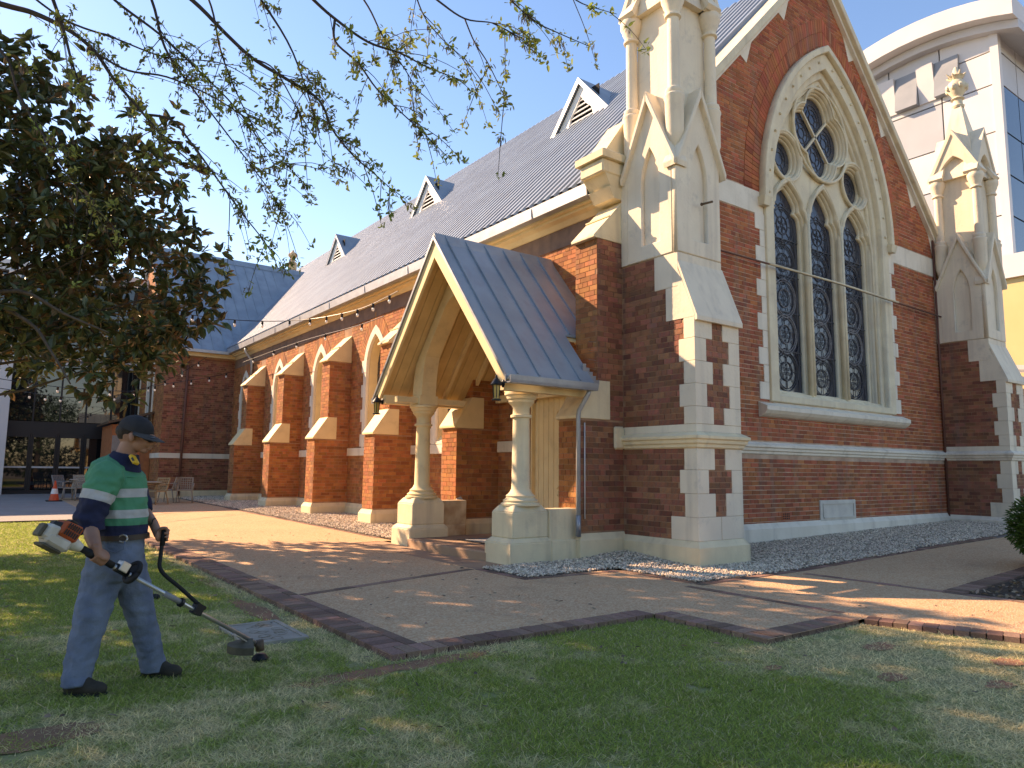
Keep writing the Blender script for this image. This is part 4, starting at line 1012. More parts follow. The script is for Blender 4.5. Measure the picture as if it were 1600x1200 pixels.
# ---------------------------------------------------------------- grass
def grass():
    pts=[]
    def zone(x0,x1,y0,y1,r0,r1,dens,sz):
        n=int((x1-x0)*(y1-y0)*dens); x=RNG.uniform(x0,x1,n); y=RNG.uniform(y0,y1,n); d=np.hypot(x,y); ang=np.arctan2(y,x)-AZ
        k=(d>=r0)&(d<r1)&(np.abs(ang)<rad(41)); pts.append(np.stack([x[k],y[k],np.full(k.sum(),sz)],1))
    for (x0,x1,y0,y1) in ((-2,2.54,.5,12),(2.54,5.31,-.6,4.9),(5.31,7.5,-1.5,3.66)):
        zone(x0,x1,y0,y1,1.4,3.6,17000,1.0); zone(x0,x1,y0,y1,3.6,5.5,11000,1.15); zone(x0,x1,y0,y1,5.5,12,6500,1.25)
    zone(-3,2.54,9,20.75,12,24,2200,2.0)
    A=np.concatenate(pts); x,y,sz=A.T
    dry=.45*vnoise(x,y,.9,1)+.38*vnoise(x,y,.22,2)+.30*vnoise(x,y,.07,3)
    right=np.clip((x-3.9)/1.6,0,1)*np.clip((4.2-y)/.6,0,1)
    dry=dry-.22*((x<2.4)&(y>7.5))+.50*right-.15*np.exp(-((x-4.0)**2+(y-3.9)**2)/1.0)-.02
    near_edge=np.exp(-np.maximum(0,2.5-x)/.22)*(y>4.9)+np.exp(-np.maximum(0,4.9-y)/.14)*((x>2.3)&(x<3.6))
    dry=dry+.30*np.clip(near_edge,0,1)+.12*np.exp(-((x-.3)**2+(y-4.3)**2)/.6)
    bare=vnoise(x,y,.35,5)*.6+vnoise(x,y,.12,6)*.4
    soil=np.exp(-((x-2.45)**2/.35+(y-4.70)**2/.02))+ .9*np.exp(-((x-2.32)**2/.03+(y-7.3)**2/.9))+.7*np.exp(-((x-.35)**2+(y-4.6)**2)/.05)
    keep=(RNG.random(len(x))>np.clip((bare-.74)*8,0,.85))&(RNG.random(len(x))>np.clip(soil*1.35,0,.93))&(RNG.random(len(x))>.25*right)
    keep&=~((x>1.80)&(x<2.28)&(y>5.86)&(y<6.70))
    keep&=((x<2.52)|((x<5.29)&(y<4.89))|((x<7.0)&(y<3.64)&(x<6.75+.32*np.clip(3.66-y,0,9))))
    x,y,sz,dry=x[keep],y[keep],sz[keep],dry[keep]; n=len(x)
    z=vzg(x,y)-.04
    hgt=RNG.uniform(.009,.031,n)*(1-.35*np.clip(dry-.45,0,1))*(.8+.2*sz); wd=RNG.uniform(.0018,.0038,n)*sz
    a=RNG.uniform(0,6.28,n); lean=RNG.normal(0,.030,(n,2))*(.7+.3*sz[:,None])
    lean+=np.where(dry[:,None]>.6,RNG.normal(0,.02,(n,2)),0)
    tall=RNG.random(n)<.02+.10*np.clip((np.abs(x-2.50)<.05)|((np.abs(y-4.87)<.04)&(x>2.5)),0,1); hgt[tall]*=RNG.uniform(1.5,2.6,tall.sum())
    B=np.stack([x,y,z],1); s=np.stack([np.cos(a)*wd,np.sin(a)*wd,np.zeros(n)],1)
    T=B+np.column_stack([lean,hgt]); V=np.stack([B-s,B+s,T],1).reshape(-1,3)
    t=np.clip((dry-.57)/.28+RNG.normal(0,.22,n),0,1)[:,None]
    g=np.array([.24,.34,.06]); g2=np.array([.38,.46,.12]); st_=np.array([.82,.69,.40])
    q=RNG.random((n,1)); base=g*(1-q)+g2*q; col=base*(1-t)+st_*t; col*=RNG.uniform(.55,1.45,(n,1)); sb=RNG.random(n)<.10; col[sb]=st_*RNG.uniform(.6,1.1,(sb.sum(),1))
    ob=npmesh('grass',V,np.arange(3*n).reshape(-1,3),3,'grass_blade',None,None,np.column_stack([col,np.ones(n)]))
    prop(ob,'short patchy green and straw coloured lawn grass','grass',kind='stuff'); print('grass',n)
grass()
# fallen leaves
n=420; x=RNG.uniform(-1.5,8.5,n); y=RNG.uniform(1.5,15,n); ok=((x<2.5)|((y<4.85)&(x<5.3))|((y>5)&(x>2.9)&(x<6.0))|((x>7.3)&(y<5.7)&(x<9))); x,y=x[ok],y[ok]; n=len(x)
z=vzg(x,y)+np.where((x<2.5)|((y<4.88)&(x<5.3)),-.012,.006); d=RNG.normal(0,1,(n,3)); d[:,2]*=.12
prop(leafmesh('fallen_leaves',np.column_stack([x,y,z]),d,RNG.uniform(.03,.07,n),RNG.uniform(.012,.026,n),'mulch',None),'scattered dry brown fallen leaves on lawn and paving','leaf litter',kind='stuff')
# ---------------------------------------------------------------- metal pit lid in the lawn
lid=thing('pit_lid',(2.04,6.28,-.05),'rectangular cast metal pit lid set flush in the lawn','pit lid')
m=MB()
for b_ in ((1.79,1.83,5.88,6.68),(2.25,2.29,5.88,6.68),(1.83,2.25,5.88,5.92),(1.83,2.25,6.64,6.68)): m.box(b_[0],b_[1],b_[2],b_[3],-.09,-.012)
m.build('lid_frame','lid_metal',lid)
MB().box(1.835,2.245,5.925,6.635,-.08,-.018).build('lid_plate','lid_metal',lid)
m=MB(); rr=random.Random(3)
for k in range(16):
    cx=1.9+.3*rr.random(); cy=5.98+.6*rr.random(); P=[(cx+rr.uniform(.03,.07)*math.cos(t),cy+rr.uniform(.03,.07)*math.sin(t),-.0165) for t in (0,1.1,2.2,3.3,4.4,5.4,6.28)]; m.tube(P,.0012,4)
prop(m.build('cracks','mulch',lid),kind='stuff')
for xx,yy in ((1.87,5.97),(2.21,6.59)): MB().lathe([(.012,-.019),(.012,-.0155)],xx,yy,8).build('key_hole','dark_void',lid)
prop(MB().ell((1.62,8.55,-.02),(.05,.045,.035),8,5).build('stone_lump','mat_black',smooth=True),'small dark lump lying on the sunlit grass','stone')
# ================================================================ TREES
def limb(m,pts,r0,r1,n=6,sub=4):
    P=[Vector(p) for p in pts]; out=[]
    for i in range(len(P)-1):
        a=P[max(i-1,0)];b=P[i];c=P[i+1];d=P[min(i+2,len(P)-1)]
        for k in range(sub):
            t=k/sub; out.append(.5*((2*b)+(c-a)*t+(2*a-5*b+4*c-d)*t*t+(3*b-a-3*c+d)*t**3))
    out.append(P[-1]); N=len(out)
    m.tube(out,[r0+(r1-r0)*i/(N-1) for i in range(N)],n); return out
# magnolia
TX,TY=-1.5,16.2
mg=thing('magnolia_tree',(TX,TY,0),'dense evergreen magnolia with large dark glossy leaves at the lawn edge','tree')
m=MB(); limb(m,[(TX,TY,-.1),(TX+.05,TY,1.2),(TX+.1,TY-.1,2.6),(TX,TY,4.2),(TX+.1,TY,6.2),(TX,TY,8.6)],.24,.05,10); m.build('trunk','bark',mg,smooth=True)
cl=[]; R_=random.Random(21)
def crown_ok(p):
    x,y,z=p
    t=(z-(3.5-.35*min(1,max(0,(x+1)/4))))/(5.7 if x>-1.2 else 7.6)
    if t<0 or t>1: return False
    w=1.0-(.50 if x>TX else .22)*max(0,(t-.3)/.7)**1.8
    if t<.18: w*=.80+t
    return ((x-TX)/((5.0 if x>TX else 7.2)*w))**2+((y-TY)/(4.0*w))**2<1
while len(cl)<690:
    p=Vector((R_.uniform(TX-7.4,TX+5.6),R_.uniform(TY-4.1,TY+4.1),R_.uniform(2.6,11.2)))
    if not crown_ok(p): continue
    q=Vector((p.x-TX,p.y-TY,0)).length
    if q<.9 and p.z<7.5: continue
    if min([(p-c_).length for c_ in cl]+[9])<.34: continue
    cl.append(p)
for px,py,dd in ((318,480,13),(300,500,12.6),(265,520,12.5),(230,560,12.2),(185,597,12),(140,575,12),(325,440,13.2),(205,530,12),(100,565,12),(285,430,13),(250,470,12.6),(215,590,12.2),(240,535,12.6),(290,470,13.4),(270,300,12.6),(285,350,13),(260,260,13),(300,400,13),(245,200,12.8)):
    cl.append(atd(px,py,dd))
m=MB()
for c_ in cl[::6]:
    z0=max(1.9,min(c_.z-.9,7.5))*.86; s=Vector((TX+.05,TY,z0)); mid=s.lerp(c_,.5)+Vector((R_.uniform(-.3,.3),R_.uniform(-.3,.3),-.25))
    limb(m,[s,mid,c_],.035,.008,4,3)
for a in ((-60,470),):
    p0=atd(a[0],a[1],11.5)
    limb(m,[(TX,TY,3.0),p0,atd(40,500,11),atd(80,550,10.6),atd(110,600,10.3)],.05,.01,5)
    limb(m,[p0,atd(30,455,11),atd(100,490,10.9),atd(170,520,10.8)],.045,.012,5)
m.build('branches','bark',mg,smooth=True)
pos=[];dr_=[]
for c_ in cl:
    nw_=R_.randint(8,12)
    for k in range(nw_):
        v=Vector((R_.gauss(0,1),R_.gauss(0,1),R_.gauss(0,.8))).normalized(); w_=c_+v*R_.uniform(.12,.62)
        ax=(v+Vector((0,0,.5))).normalized()
        for j in range(R_.randint(7,11)):
            e=Vector((R_.gauss(0,1),R_.gauss(0,1),R_.gauss(0,1))); e=(e-ax*e.dot(ax)).normalized(); dd=(e+ax*R_.uniform(.1,.7)).normalized()
            pos.append(w_+dd*.02); dr_.append(dd)
pos=np.array(pos);dr_=np.array(dr_); n=len(pos); L=RNG.uniform(.14,.27,n); W=L*RNG.uniform(.36,.48,n)
dist=np.linalg.norm(pos-np.array(EYE),axis=1)
# the 300 leaves that show largest become single parts
dv=(pos-np.array(EYE)); pxx=800+F_PX*(dv@np.array(_r))/(dv@np.array(_f)); pyy=600-F_PX*(dv@np.array(_u))/(dv@np.array(_f))
sc_=np.where((pxx>0)&(pxx<345)&(pyy>40)&(pyy<640),L/dist,0); big=np.argsort(-sc_)[:300]
mask=np.ones(n,bool); mask[big]=False
br=RNG.random(n)<.16
crown=leafmesh('leaves',pos[mask&~br],dr_[mask&~br],L[mask&~br],W[mask&~br],'magnolia_leaf',mg); prop(crown,kind='stuff')
prop(leafmesh('brown_leaves',pos[mask&br],dr_[mask&br],L[mask&br],W[mask&br],'magnolia_brown',mg),kind='stuff')
lm=bpy.data.meshes.new('leaf'); lm.from_pydata([(a,b*.45,c) for a,b,c in LEAF],[],[tuple(f) for f in LEAFF]); lm.materials.append(MAT['magnolia_leaf'])
for i in big:
    o=bpy.data.objects.new('leaf',lm); C.objects.link(o)
    q=Vector(dr_[i]).to_track_quat('X','Z'); o.rotation_mode='QUATERNION'; o.rotation_quaternion=q; o.location=pos[i]; s=L[i]; o.scale=(s,s,s)
    adopt(o,mg)
# deciduous tree whose budding branches hang overhead
dt=thing('deciduous_tree',(-4.6,6.6,0),'budding deciduous tree with long drooping branches and sparse young leaves','tree')
m=MB(); limb(m,[(-4.6,6.6,-.1),(-4.5,6.6,1.5),(-4.45,6.6,3.2),(-4.3,6.7,5.2),(-3.9,6.7,7.0)],.26,.16,10); m.build('trunk','bark',dt,smooth=True)
LIMB=[([(-160,-40),(0,6),(54,21),(112,50),(150,83),(179,125),(225,179),(258,217),(303,258)],7.6,6.6,.052,.010),
 ([(225,179),(267,187),(300,225),(342,283),(375,329),(417,383),(435,420)],6.9,6.5,.022,.006),
 ([(60,-60),(83,0),(100,50),(112,96),(125,133)],7.0,6.8,.034,.012),
 ([(220,-60),(300,0),(354,54),(396,92),(450,125),(498,156),(520,203),(552,243),(581,268),(612,296)],7.4,6.6,.040,.007),
 ([(360,-70),(408,0),(458,83),(500,208)],7.2,6.9,.03,.008),
 ([(440,-50),(490,0),(523,29),(574,65),(625,83),(668,105),(726,127)],7.3,6.7,.032,.006),
 ([(523,32),(524,65),(559,98),(588,138),(625,174),(668,214),(704,250)],7.1,6.5,.022,.006),
 ([(620,-50),(683,0),(726,29),(770,36),(798,51)],7.0,6.6,.02,.005),
 ([(726,29),(741,65),(762,98),(780,134),(790,154)],6.9,6.7,.014,.005),
 ([(760,-40),(798,0),(835,33),(871,51),(920,72)],6.8,6.5,.016,.005),
 ([(860,-30),(900,0),(925,11),(964,22)],6.6,6.5,.012,.004),
 ([(200,-70),(237,0),(258,75),(300,137),(354,208),(417,292),(442,332)],7.8,7.2,.028,.006),
 ([(120,-60),(179,0),(250,54),(312,112),(367,167),(417,233),(458,264)],8.0,7.2,.03,.006),
 ([(300,-60),(330,10),(345,80),(372,150),(405,215),(430,262)],7.6,7.0,.02,.005),
 ([(540,-40),(575,10),(600,60),(640,120),(660,165)],7.5,7.0,.02,.005),
 ([(-40,40),(10,90),(30,150),(70,215),(110,280),(150,330)],6.6,6.2,.022,.005),
 ([(150,83),(200,110),(260,120),(330,150),(395,190),(440,215)],7.0,6.8,.02,.005),
 ([(396,92),(430,110),(470,180),(500,230),(530,262)],7.0,6.7,.014,.005),
 ([(20,-30),(100,30),(180,60),(260,90),(350,100),(430,150)],8.2,7.6,.024,.005),
 ([(640,-40),(660,20),(690,60),(730,95)],7.4,7.1,.016,.004)]
m=MB(); tw=MB(); cpos=[];cdir=[];hpos=[]
R_=random.Random(5)
lg=[]
for pts,d0,d1,r0,r1 in LIMB:
    P=[atd(a,b,d0+(d1-d0)*i/(len(pts)-1)) for i,(a,b) in enumerate(pts)]
    path=limb(m,P,r0*.62,r1*.6,6,5); lg.append(path)
    tot=sum((path[i+1]-path[i]).length for i in range(len(path)-1))
    for k in range(int(tot*5)):
        i=R_.randrange(len(path)//5,len(path)-1); b0=path[i].lerp(path[i+1],R_.random()); dirp=(path[i+1]-path[i]).normalized()
        sd=Vector((R_.gauss(0,1),R_.gauss(0,1),R_.gauss(-.1,.7))).normalized(); dd=(dirp*1.0+sd*.75).normalized(); L_=R_.uniform(.2,.8)
        e1=b0+dd*L_*.5; e2=e1+(dd+Vector((0,0,-.35))).normalized()*L_*.5
        pth=limb(tw,[b0,e1,e2],.005,.0022,4,3)
        for q in range(R_.randint(2,5)):
            t=R_.random(); c_=pth[int(t*(len(pth)-1))]; cpos.append(c_); cdir.append(dd); 
            if R_.random()<.5: hpos.append(c_)
        cpos.append(e2); cdir.append(dd); cpos.append(e2); cdir.append(dd)
    for i in range(len(path)*2//3,len(path),2): cpos.append(path[i]); cdir.append(Vector((0,0,1)))
# structural limbs from the trunk to the traced limbs
for k in (0,2,3,4,5,7,9,10,11,12,13,14,15,18,19):
    e=lg[k][0]; s=Vector((-4.1,6.7,6.2)); limb(m,[s,s.lerp(e,.5)+Vector((0,0,.7)),e],.10,LIMB[k][3]*.8,6,4)
m.build('branches','twig',dt,smooth=True); prop(tw.build('twigs','twig',dt),kind='stuff')
P=[];D=[];S=[]
for c_,dd in zip(cpos,cdir):
    for j in range(R_.randint(3,6)):
        e=Vector((R_.gauss(0,1),R_.gauss(0,1),R_.gauss(.1,1))).normalized(); P.append(c_+Vector((R_.gauss(0,.02),R_.gauss(0,.02),R_.gauss(0,.02)))); D.append(e); S.append(R_.uniform(.028,.072))
P=np.array(P);D=np.array(D);S=np.array(S)
prop(leafmesh('leaves',P,D,S,S*.42,'young_leaf',dt),kind='stuff')
P=[];D=[];S=[]
for c_ in hpos:
    for j in range(R_.randint(3,6)): P.append(c_+Vector((R_.gauss(0,.02),R_.gauss(0,.02),0))); D.append(Vector((R_.gauss(0,.25),R_.gauss(0,.25),-1))); S.append(R_.uniform(.04,.085))
P=np.array(P);D=np.array(D);S=np.array(S)
prop(leafmesh('catkins',P,D,S,S*.13,'catkin',dt),kind='stuff')
# clipped hedge at the right edge
hd=thing('hedge',(12.4,3.9,0),'clipped bright green leafy hedge at the end of the path','hedge')
n=15000; u=RNG.normal(0,1,(n,3)); u=unit(u); rr=RNG.uniform(.72,1.0,(n,1))
P=u*rr*np.array([1.05,.95,.62])+np.array([12.55,3.45,.62]); P[:,2]=np.maximum(P[:,2],.08)
prop(leafmesh('foliage',P,u+RNG.normal(0,.5,(n,3)),RNG.uniform(.05,.09,n),RNG.uniform(.02,.032,n),'hedge_leaf',hd),kind='stuff')
m=MB(); 
for k in range(5): a=k*1.3; m.tube([(12.5+.1*math.cos(a),3.5+.1*math.sin(a),0),(12.5+.5*math.cos(a),3.5+.5*math.sin(a),.8)],[.03,.01],5)
m.build('stems','bark',hd)
# ================================================================ glass building at the left
GYF=37.0
gb=thing('glass_building',(-8,GYF,.15),'modern dark glass fronted building behind the plaza','building')
GX0,GX1=-24.0,5.72
MB().box(GX0,GX1,GYF+.5,GYF+9,-.2,10.0).build('core','black_frame',gb)
xs=[GX1-.06-.98*i for i in range(31)]
rows=[(.30,2.72),(3.22,5.75),(6.10,9.6)]
for r_i,(z0,z1) in enumerate(rows):
    for i in range(14):
        x1=xs[i]-.03; x0=xs[i+1]+.03
        o=MB().box(x0,x1,GYF+.10+.004*((i*7+r_i*3)%3),GYF+.13,z0+.03,z1-.03).build('pane','curtain_glass',gb)
    MB().box(GX0,xs[14]-.03,GYF+.10,GYF+.13,z0+.03,z1-.03).build('pane','curtain_glass',gb)
for x in xs: MB().box(x-.03,x+.03,GYF+.02,GYF+.2,.15,9.7).build('mullion','black_frame',gb)
for z0,z1,m_ in ((2.72,3.22,'black_frame'),(.12,.30,'black_frame'),(5.75,5.86,'panel_pale'),(5.98,6.10,'panel_pale')): MB().box(GX0,GX1,GYF+.0,GYF+.18,z0,z1).build('transom',m_,gb)
MB().box(GX0,GX1,GYF+.05,GYF+.19,5.86,5.98).build('transom','joint_dark',gb)
for i in range(6):
    MB().box(xs[i+1]+.1,xs[i]-.1,GYF-.0,GYF+.05,1.24,1.31).build('door_rail','panel_pale',gb)
    for x in (xs[i]-.10,xs[i+1]+.04): MB().box(x,x+.06,GYF+.0,GYF+.1,.3,2.72).build('door_stile','black_frame',gb)
    MB().box(xs[i+1]+.1,xs[i]-.1,GYF+.0,GYF+.1,2.55,2.72).build('door_head','black_frame',gb)
MB().box(GX0,GX1+.1,GYF-.25,GYF+9.1,9.6,10.05).build('fascia','panel_white',gb)
MB().box(.42,.86,GYF-.55,GYF-.1,-.1,9.58).build('column','panel_white',gb,bevel=.01)
MB().box(-2.0,.40,GYF-.35,GYF-.06,2.9,3.05).build('canopy','panel_pale',gb)
# ================================================================ tower at the right
tb=thing('curved_roof_tower',(44.7,14.8,0),'pale panelled tower with a curved overhanging roof behind the church','building')
TXc,TYc=44.7,14.75
MB().box(TXc+.12,TXc+40,TYc+.12,TYc+22,0,26.4).build('core','joint_dark',tb)
zr=[5.5,8.2,10.9,13.3,15.7,18.1,20.6,23.4,25.4,27.2]
cw=[0,3.0,6.0,9.0,12.0,15.5,19.0]
rr=random.Random(2)
for i in range(len(zr)-1):
    for j in range(len(cw)-1):
        m_=('panel_white','panel_pale','panel_white','panel_grey')[(i*2+j*3+(i*j)%2)%4]
        if i>=7: m_='panel_pale' if j>0 else 'panel_white'
        MB().box(TXc,TXc+.14,TYc+cw[j]+.04,TYc+cw[j+1]-.04,zr[i]+.04,zr[i+1]-.04).build('panel',m_,tb)
    for j in range(6):
        m_='tower_glass' if i<7 else 'panel_pale'
        MB().box(TXc+.35+j*2.4+.05,TXc+.35+(j+1)*2.4-.05,TYc,TYc+.14,zr[i]+.05,zr[i+1]-.05).build('panel' if i>=7 else 'pane',m_,tb)
MB().box(TXc-.12,TXc+.30,TYc-.12,TYc+.3,0,27.2).build('corner_trim','panel_white',tb)
for y0,y1,m_,b0,b1 in ((1.95,3.25,'louvre_grey',.45,.12),(3.28,4.22,'panel_white',.10,.40),(4.25,5.55,'louvre_grey',.45,.12),(5.58,6.8,'panel_white',.10,.40)):
    MB().prism([(TXc-.004,23.75),(TXc-b0,23.75),(TXc-b1,26.0),(TXc-.004,26.0)],1,TYc+y0,TYc+y1).build('projecting_bay',m_,tb)
# barrel roof, arc along y with overhang
m=MB(); ac=[]
for i in range(25):
    y=TYc-1.3+i*1.0; z=28.45-.035*(y-18.8)**2; ac.append((y,z))
lo=[(y,z-1.1) for y,z in ac]
m.prism(ac+lo[::-1],0,TXc-1.3,TXc+30); m.build('curved_roof','panel_white',tb)
lo2=[(y,z-1.12) for y,z in ac]; lo3=[(y,z-1.6) for y,z in ac]
m=MB(); m.prism(lo2+lo3[::-1],0,TXc-.55,TXc+30); m.build('soffit','panel_pale',tb)
pb=thing('yellow_podium',(42,13,0),'low ochre rendered building with white parapet below the tower','building')
MB().box(41.5,44.4,4.0,14.9,-.2,11.3).build('wall','yellow_wall',pb)
MB().box(41.3,44.6,3.8,15.1,11.3,12.5).build('parapet','panel_white',pb)
aw=thing('pergola',(26,7,0),'white slatted roof on dark posts beyond the far pier','pergola')
for k in range(7): MB().beam((25.0+k*.55,5.0,4.15+.03*k),(25.0+k*.55,9.5,4.75+.03*k),.10,.14).build('slat','panel_white',aw)
MB().box(24.6,29,9.3,9.5,4.5,4.7).build('beam','panel_white',aw); MB().box(24.6,29,5.0,5.2,3.9,4.1).build('beam','joint_dark',aw)
for x in (24.9,28.6): 
    for y in (5.1,9.4): MB().box(x-.07,x+.07,y-.07,y+.07,0,4.3).build('post','joint_dark',aw)
# ================================================================ furniture on the plaza
def local(name,mb,m_,parent,smooth=False):
    me=mb.mesh(name,smooth); o=bpy.data.objects.new(name,me); C.objects.link(o); me.materials.append(MAT[m_]); o.parent=parent; return o
def chair(loc,rz,m_,label):
    t=thing('outdoor_chair',loc,label,'chair','chairs on the plaza'); t.rotation_euler=(0,0,rz)
    s=MB(); s.box(-.24,.24,-.22,.24,.425,.455); local('seat',s,m_,t)
    b=MB()
    for k in range(7):
        x=-.21+k*.07; b.beam((x,-.22,.47),(x*1.06,-.34,.86),.022,.03,(0,1,0))
    for k in range(6):
        u=k/5; b.beam((-.235,-.22-.12*u,.47+.39*u),(.235,-.22-.12*u,.47+.39*u),.02,.022)
    b.beam((-.245,-.21,.45),(-.245,-.345,.87),.035,.04,(0,1,0)); b.beam((.245,-.21,.45),(.245,-.345,.87),.035,.04,(0,1,0)); b.beam((-.26,-.345,.875),(.26,-.345,.875),.04,.045)
    local('backrest',b,m_,t)
    for x in (-1,1):
        a=MB(); a.tube([(x*.25,-.27,.66),(x*.29,0,.665),(x*.29,.2,.64),(x*.27,.24,.44)],.018,6); local('armrest',a,m_,t,True)
        for y,dy in ((-.2,-.10),(.21,.05)):
            l=MB(); l.tube([(x*.23,y,.44),(x*.27,y+dy,0)],[.024,.016],6); local('leg',l,m_,t,True)
    return t
def table(loc,label):
    t=thing('cafe_table',loc,label,'table','tables on the plaza')
    local('table_top',MB().box(-.55,.55,-.4,.4,.72,.75),'table_top',t)
    local('pedestal',MB().lathe([(.04,.05),(.04,.72)],0,0,10),'grey_plastic',t,True)
    for a in (.7,2.44,3.84,5.58):
        l=MB(); l.beam((0,0,.12),(.48*math.cos(a),.48*math.sin(a),.03),.05,.05); local('foot',l,'grey_plastic',t)
    return t
def gp(px,py,z): p=hitz(px,py,z); return (p.x,p.y,zg(p.x,p.y))
def gy(px,y): # ground point on a pixel column at depth y
    d=ray(px,760); k=y/d.y; return (d.x*k,y,zg(d.x*k,y))
chair(gy(244,27.0),2.2,'wicker','tan chair with its back to the lawn, at the table beside the brick transept')
chair(gy(264,28.4),1.0,'taupe_plastic','grey chair tucked between the tan chair and the brick transept wall')
chair(gy(289,27.8),2.9,'taupe_plastic','grey chair standing nearest the brick buttresses')
chair(gy(101,31.4),-2.4,'grey_plastic','grey chair just behind the traffic cone')
chair(gy(116,30.6),2.4,'taupe_plastic','grey chair beside the cone, facing the glass doors')
chair(gy(132,32.4),3.6,'taupe_plastic','grey chair at the far side of the table by the glass doors')
table(gy(222,27.6),'table beside the brick transept wall')
table(gy(136,31.3),'table between the glass doors and the lawn')
cp=gy(86,30.2)
co=thing('traffic_cone',cp,'orange traffic cone with a white band on a black base','cone')
local('base',MB().box(-.24,.24,-.24,.24,0,.035),'black_rubber',co)
local('cone',MB().lathe([(.16,.035),(.02,.72)],0,0,16),'cone_orange',co,30)
local('reflective_band',MB().lathe([(.118,.26),(.085,.44)],0,0,16),'white_paint',co,30)
# ================================================================ festoon lights
def festoon(pts,n,label,skip=0):
    P=[atd(a,b,c) for a,b,c in pts]
    t=thing('festoon_string',P[0],label,'string lights','festoon strings')
    m=MB(); path=limb(m,P,.010,.010,5,8); m.build('cable','black_plastic',t)
    L=[0]
    for i in range(len(path)-1): L.append(L[-1]+(path[i+1]-path[i]).length)
    for k in range(n):
        s=L[-1]*(k+.5)/n
        i=max(j for j in range(len(L)) if L[j]<=s); i=min(i,len(path)-2); p=path[i].lerp(path[i+1],(s-L[i])/max(1e-6,L[i+1]-L[i]))
        if k%1==0:
            h=MB(); h.lathe([(.022,p.z-.10),(.03,p.z-.08),(.03,p.z),(.012,p.z+.01)],p.x,p.y,8); so_=h.build('socket','black_plastic',t,smooth=40)
            MB().ell((p.x,p.y,p.z-.135),(.034,.034,.048),8,6).build('bulb','bulb',so_,smooth=True)
festoon([(-40,585,18),(60,601,20),(138,608,22),(208,611,24),(253,601,25.5),(291,595,27),(330,589,28.5),(366,580,30)],11,'festoon string crossing from the lawn to the foot of the transept valley')
festoon([(-40,600,20),(41,613,21.5),(95,620,23),(142,621,24),(190,616,25.2),(263,593,26.8),(323,558,27.5)],13,'lower festoon string that sags in front of the glass doors')
festoon([(285,490,17),(355,499,18.6),(425,502,19.4),(481,499,19),(530,491,18),(573,479,17),(622,455,15.9)],11,'festoon string stretched from the magnolia to the nave eaves')
festoon([(380,566,28.2),(412,554,26),(475,532,22),(555,510,18.5),(600,494,17)],5,'festoon string running along the brick wall below the nave eaves')
# ================================================================ porch lanterns and doormat
def lantern(base,label):
    x,y,z=base
    t=thing('lantern',(x,y,z),label,'lantern','porch lanterns')
    k=MB(); k.lathe([(.055,z-.02),(.045,z+.0),(.04,z+.01),(.052,z+.17),(.054,z+.18)],x,y,6); k.build('glass','lantern_glass',t)
    k=MB()
    for j in range(6): a=j*math.pi/3; k.tube([(x+.044*math.cos(a),y+.044*math.sin(a),z),(x+.058*math.cos(a),y+.058*math.sin(a),z+.18)],.006,4)
    k.lathe([(.07,z-.035),(.07,z-.018),(.05,z-.01)],x,y,12); k.build('cage','black_plastic',t)
    k=MB(); k.lathe([(.085,z+.18),(.088,z+.195),(.06,z+.235),(.035,z+.27),(.018,z+.285),(.02,z+.30),(.006,z+.335)],x,y,12); k.build('cap','black_plastic',t,smooth=40)
    k=MB(); k.tube([(x,y,z+.21),(x+.06,y-.04,z+.22),(x+.10,y-.02,z+.21)],.012,6); k.ell((x+.10,y-.02,z+.21),(.02,.045,.06),8,5); k.build('bracket','black_plastic',t,smooth=True)
lantern((5.80,8.27,2.36),'black lantern with amber glass on the porch gutter end by the brick corner')
lantern((5.82,12.12,2.38),'black lantern with amber glass on the porch gable end facing the buttresses')
dm=thing('doormat',(7.5,10.2,.15),'dark bordered doormat on the porch floor','doormat')
MB().box(6.75,8.1,9.35,10.75,.149,.158).build('border','mat_black',dm); MB().box(6.85,8.0,9.45,10.65,.159,.164).build('pile','mat_grey',dm)
# ================================================================ the man with the brushcutter
Gm=Vector((.87,5.30,-.045)); MA=Vector((.806,-.592,0)); MBv=Vector((-.592,-.806,0))
def mp(px,py,b=0.):
    d=ray(px,py); t=((Gm+MBv*b-EYE).dot(MBv))/d.dot(MBv); return EYE+d*t
def loft(m,secs,n=16):
    """secs: (centre, ra in picture plane, rb across); closed ends"""
    k=len(m.v); N=len(secs)
    for i,(c,ra,rb) in enumerate(secs):
        d=(secs[min(i+1,N-1)][0]-secs[max(i-1,0)][0]).normalized(); s=MBv.cross(d)
        if s.length<.05: s=MA.copy()
        s.normalize(); t=d.cross(s).normalized()
        for j in range(n):
            a=2*math.pi*j/n; m.v.append(tuple(c+s*(ra*math.cos(a))+t*(rb*math.sin(a))))
    for i in range(N-1):
        for j in range(n): a=k+i*n+j;b=k+i*n+(j+1)%n; m.f.append((a,b,b+n,a+n))
    m.f.append(tuple(k+j for j in range(n-1,-1,-1))); m.f.append(tuple(k+(N-1)*n+j for j in range(n)))
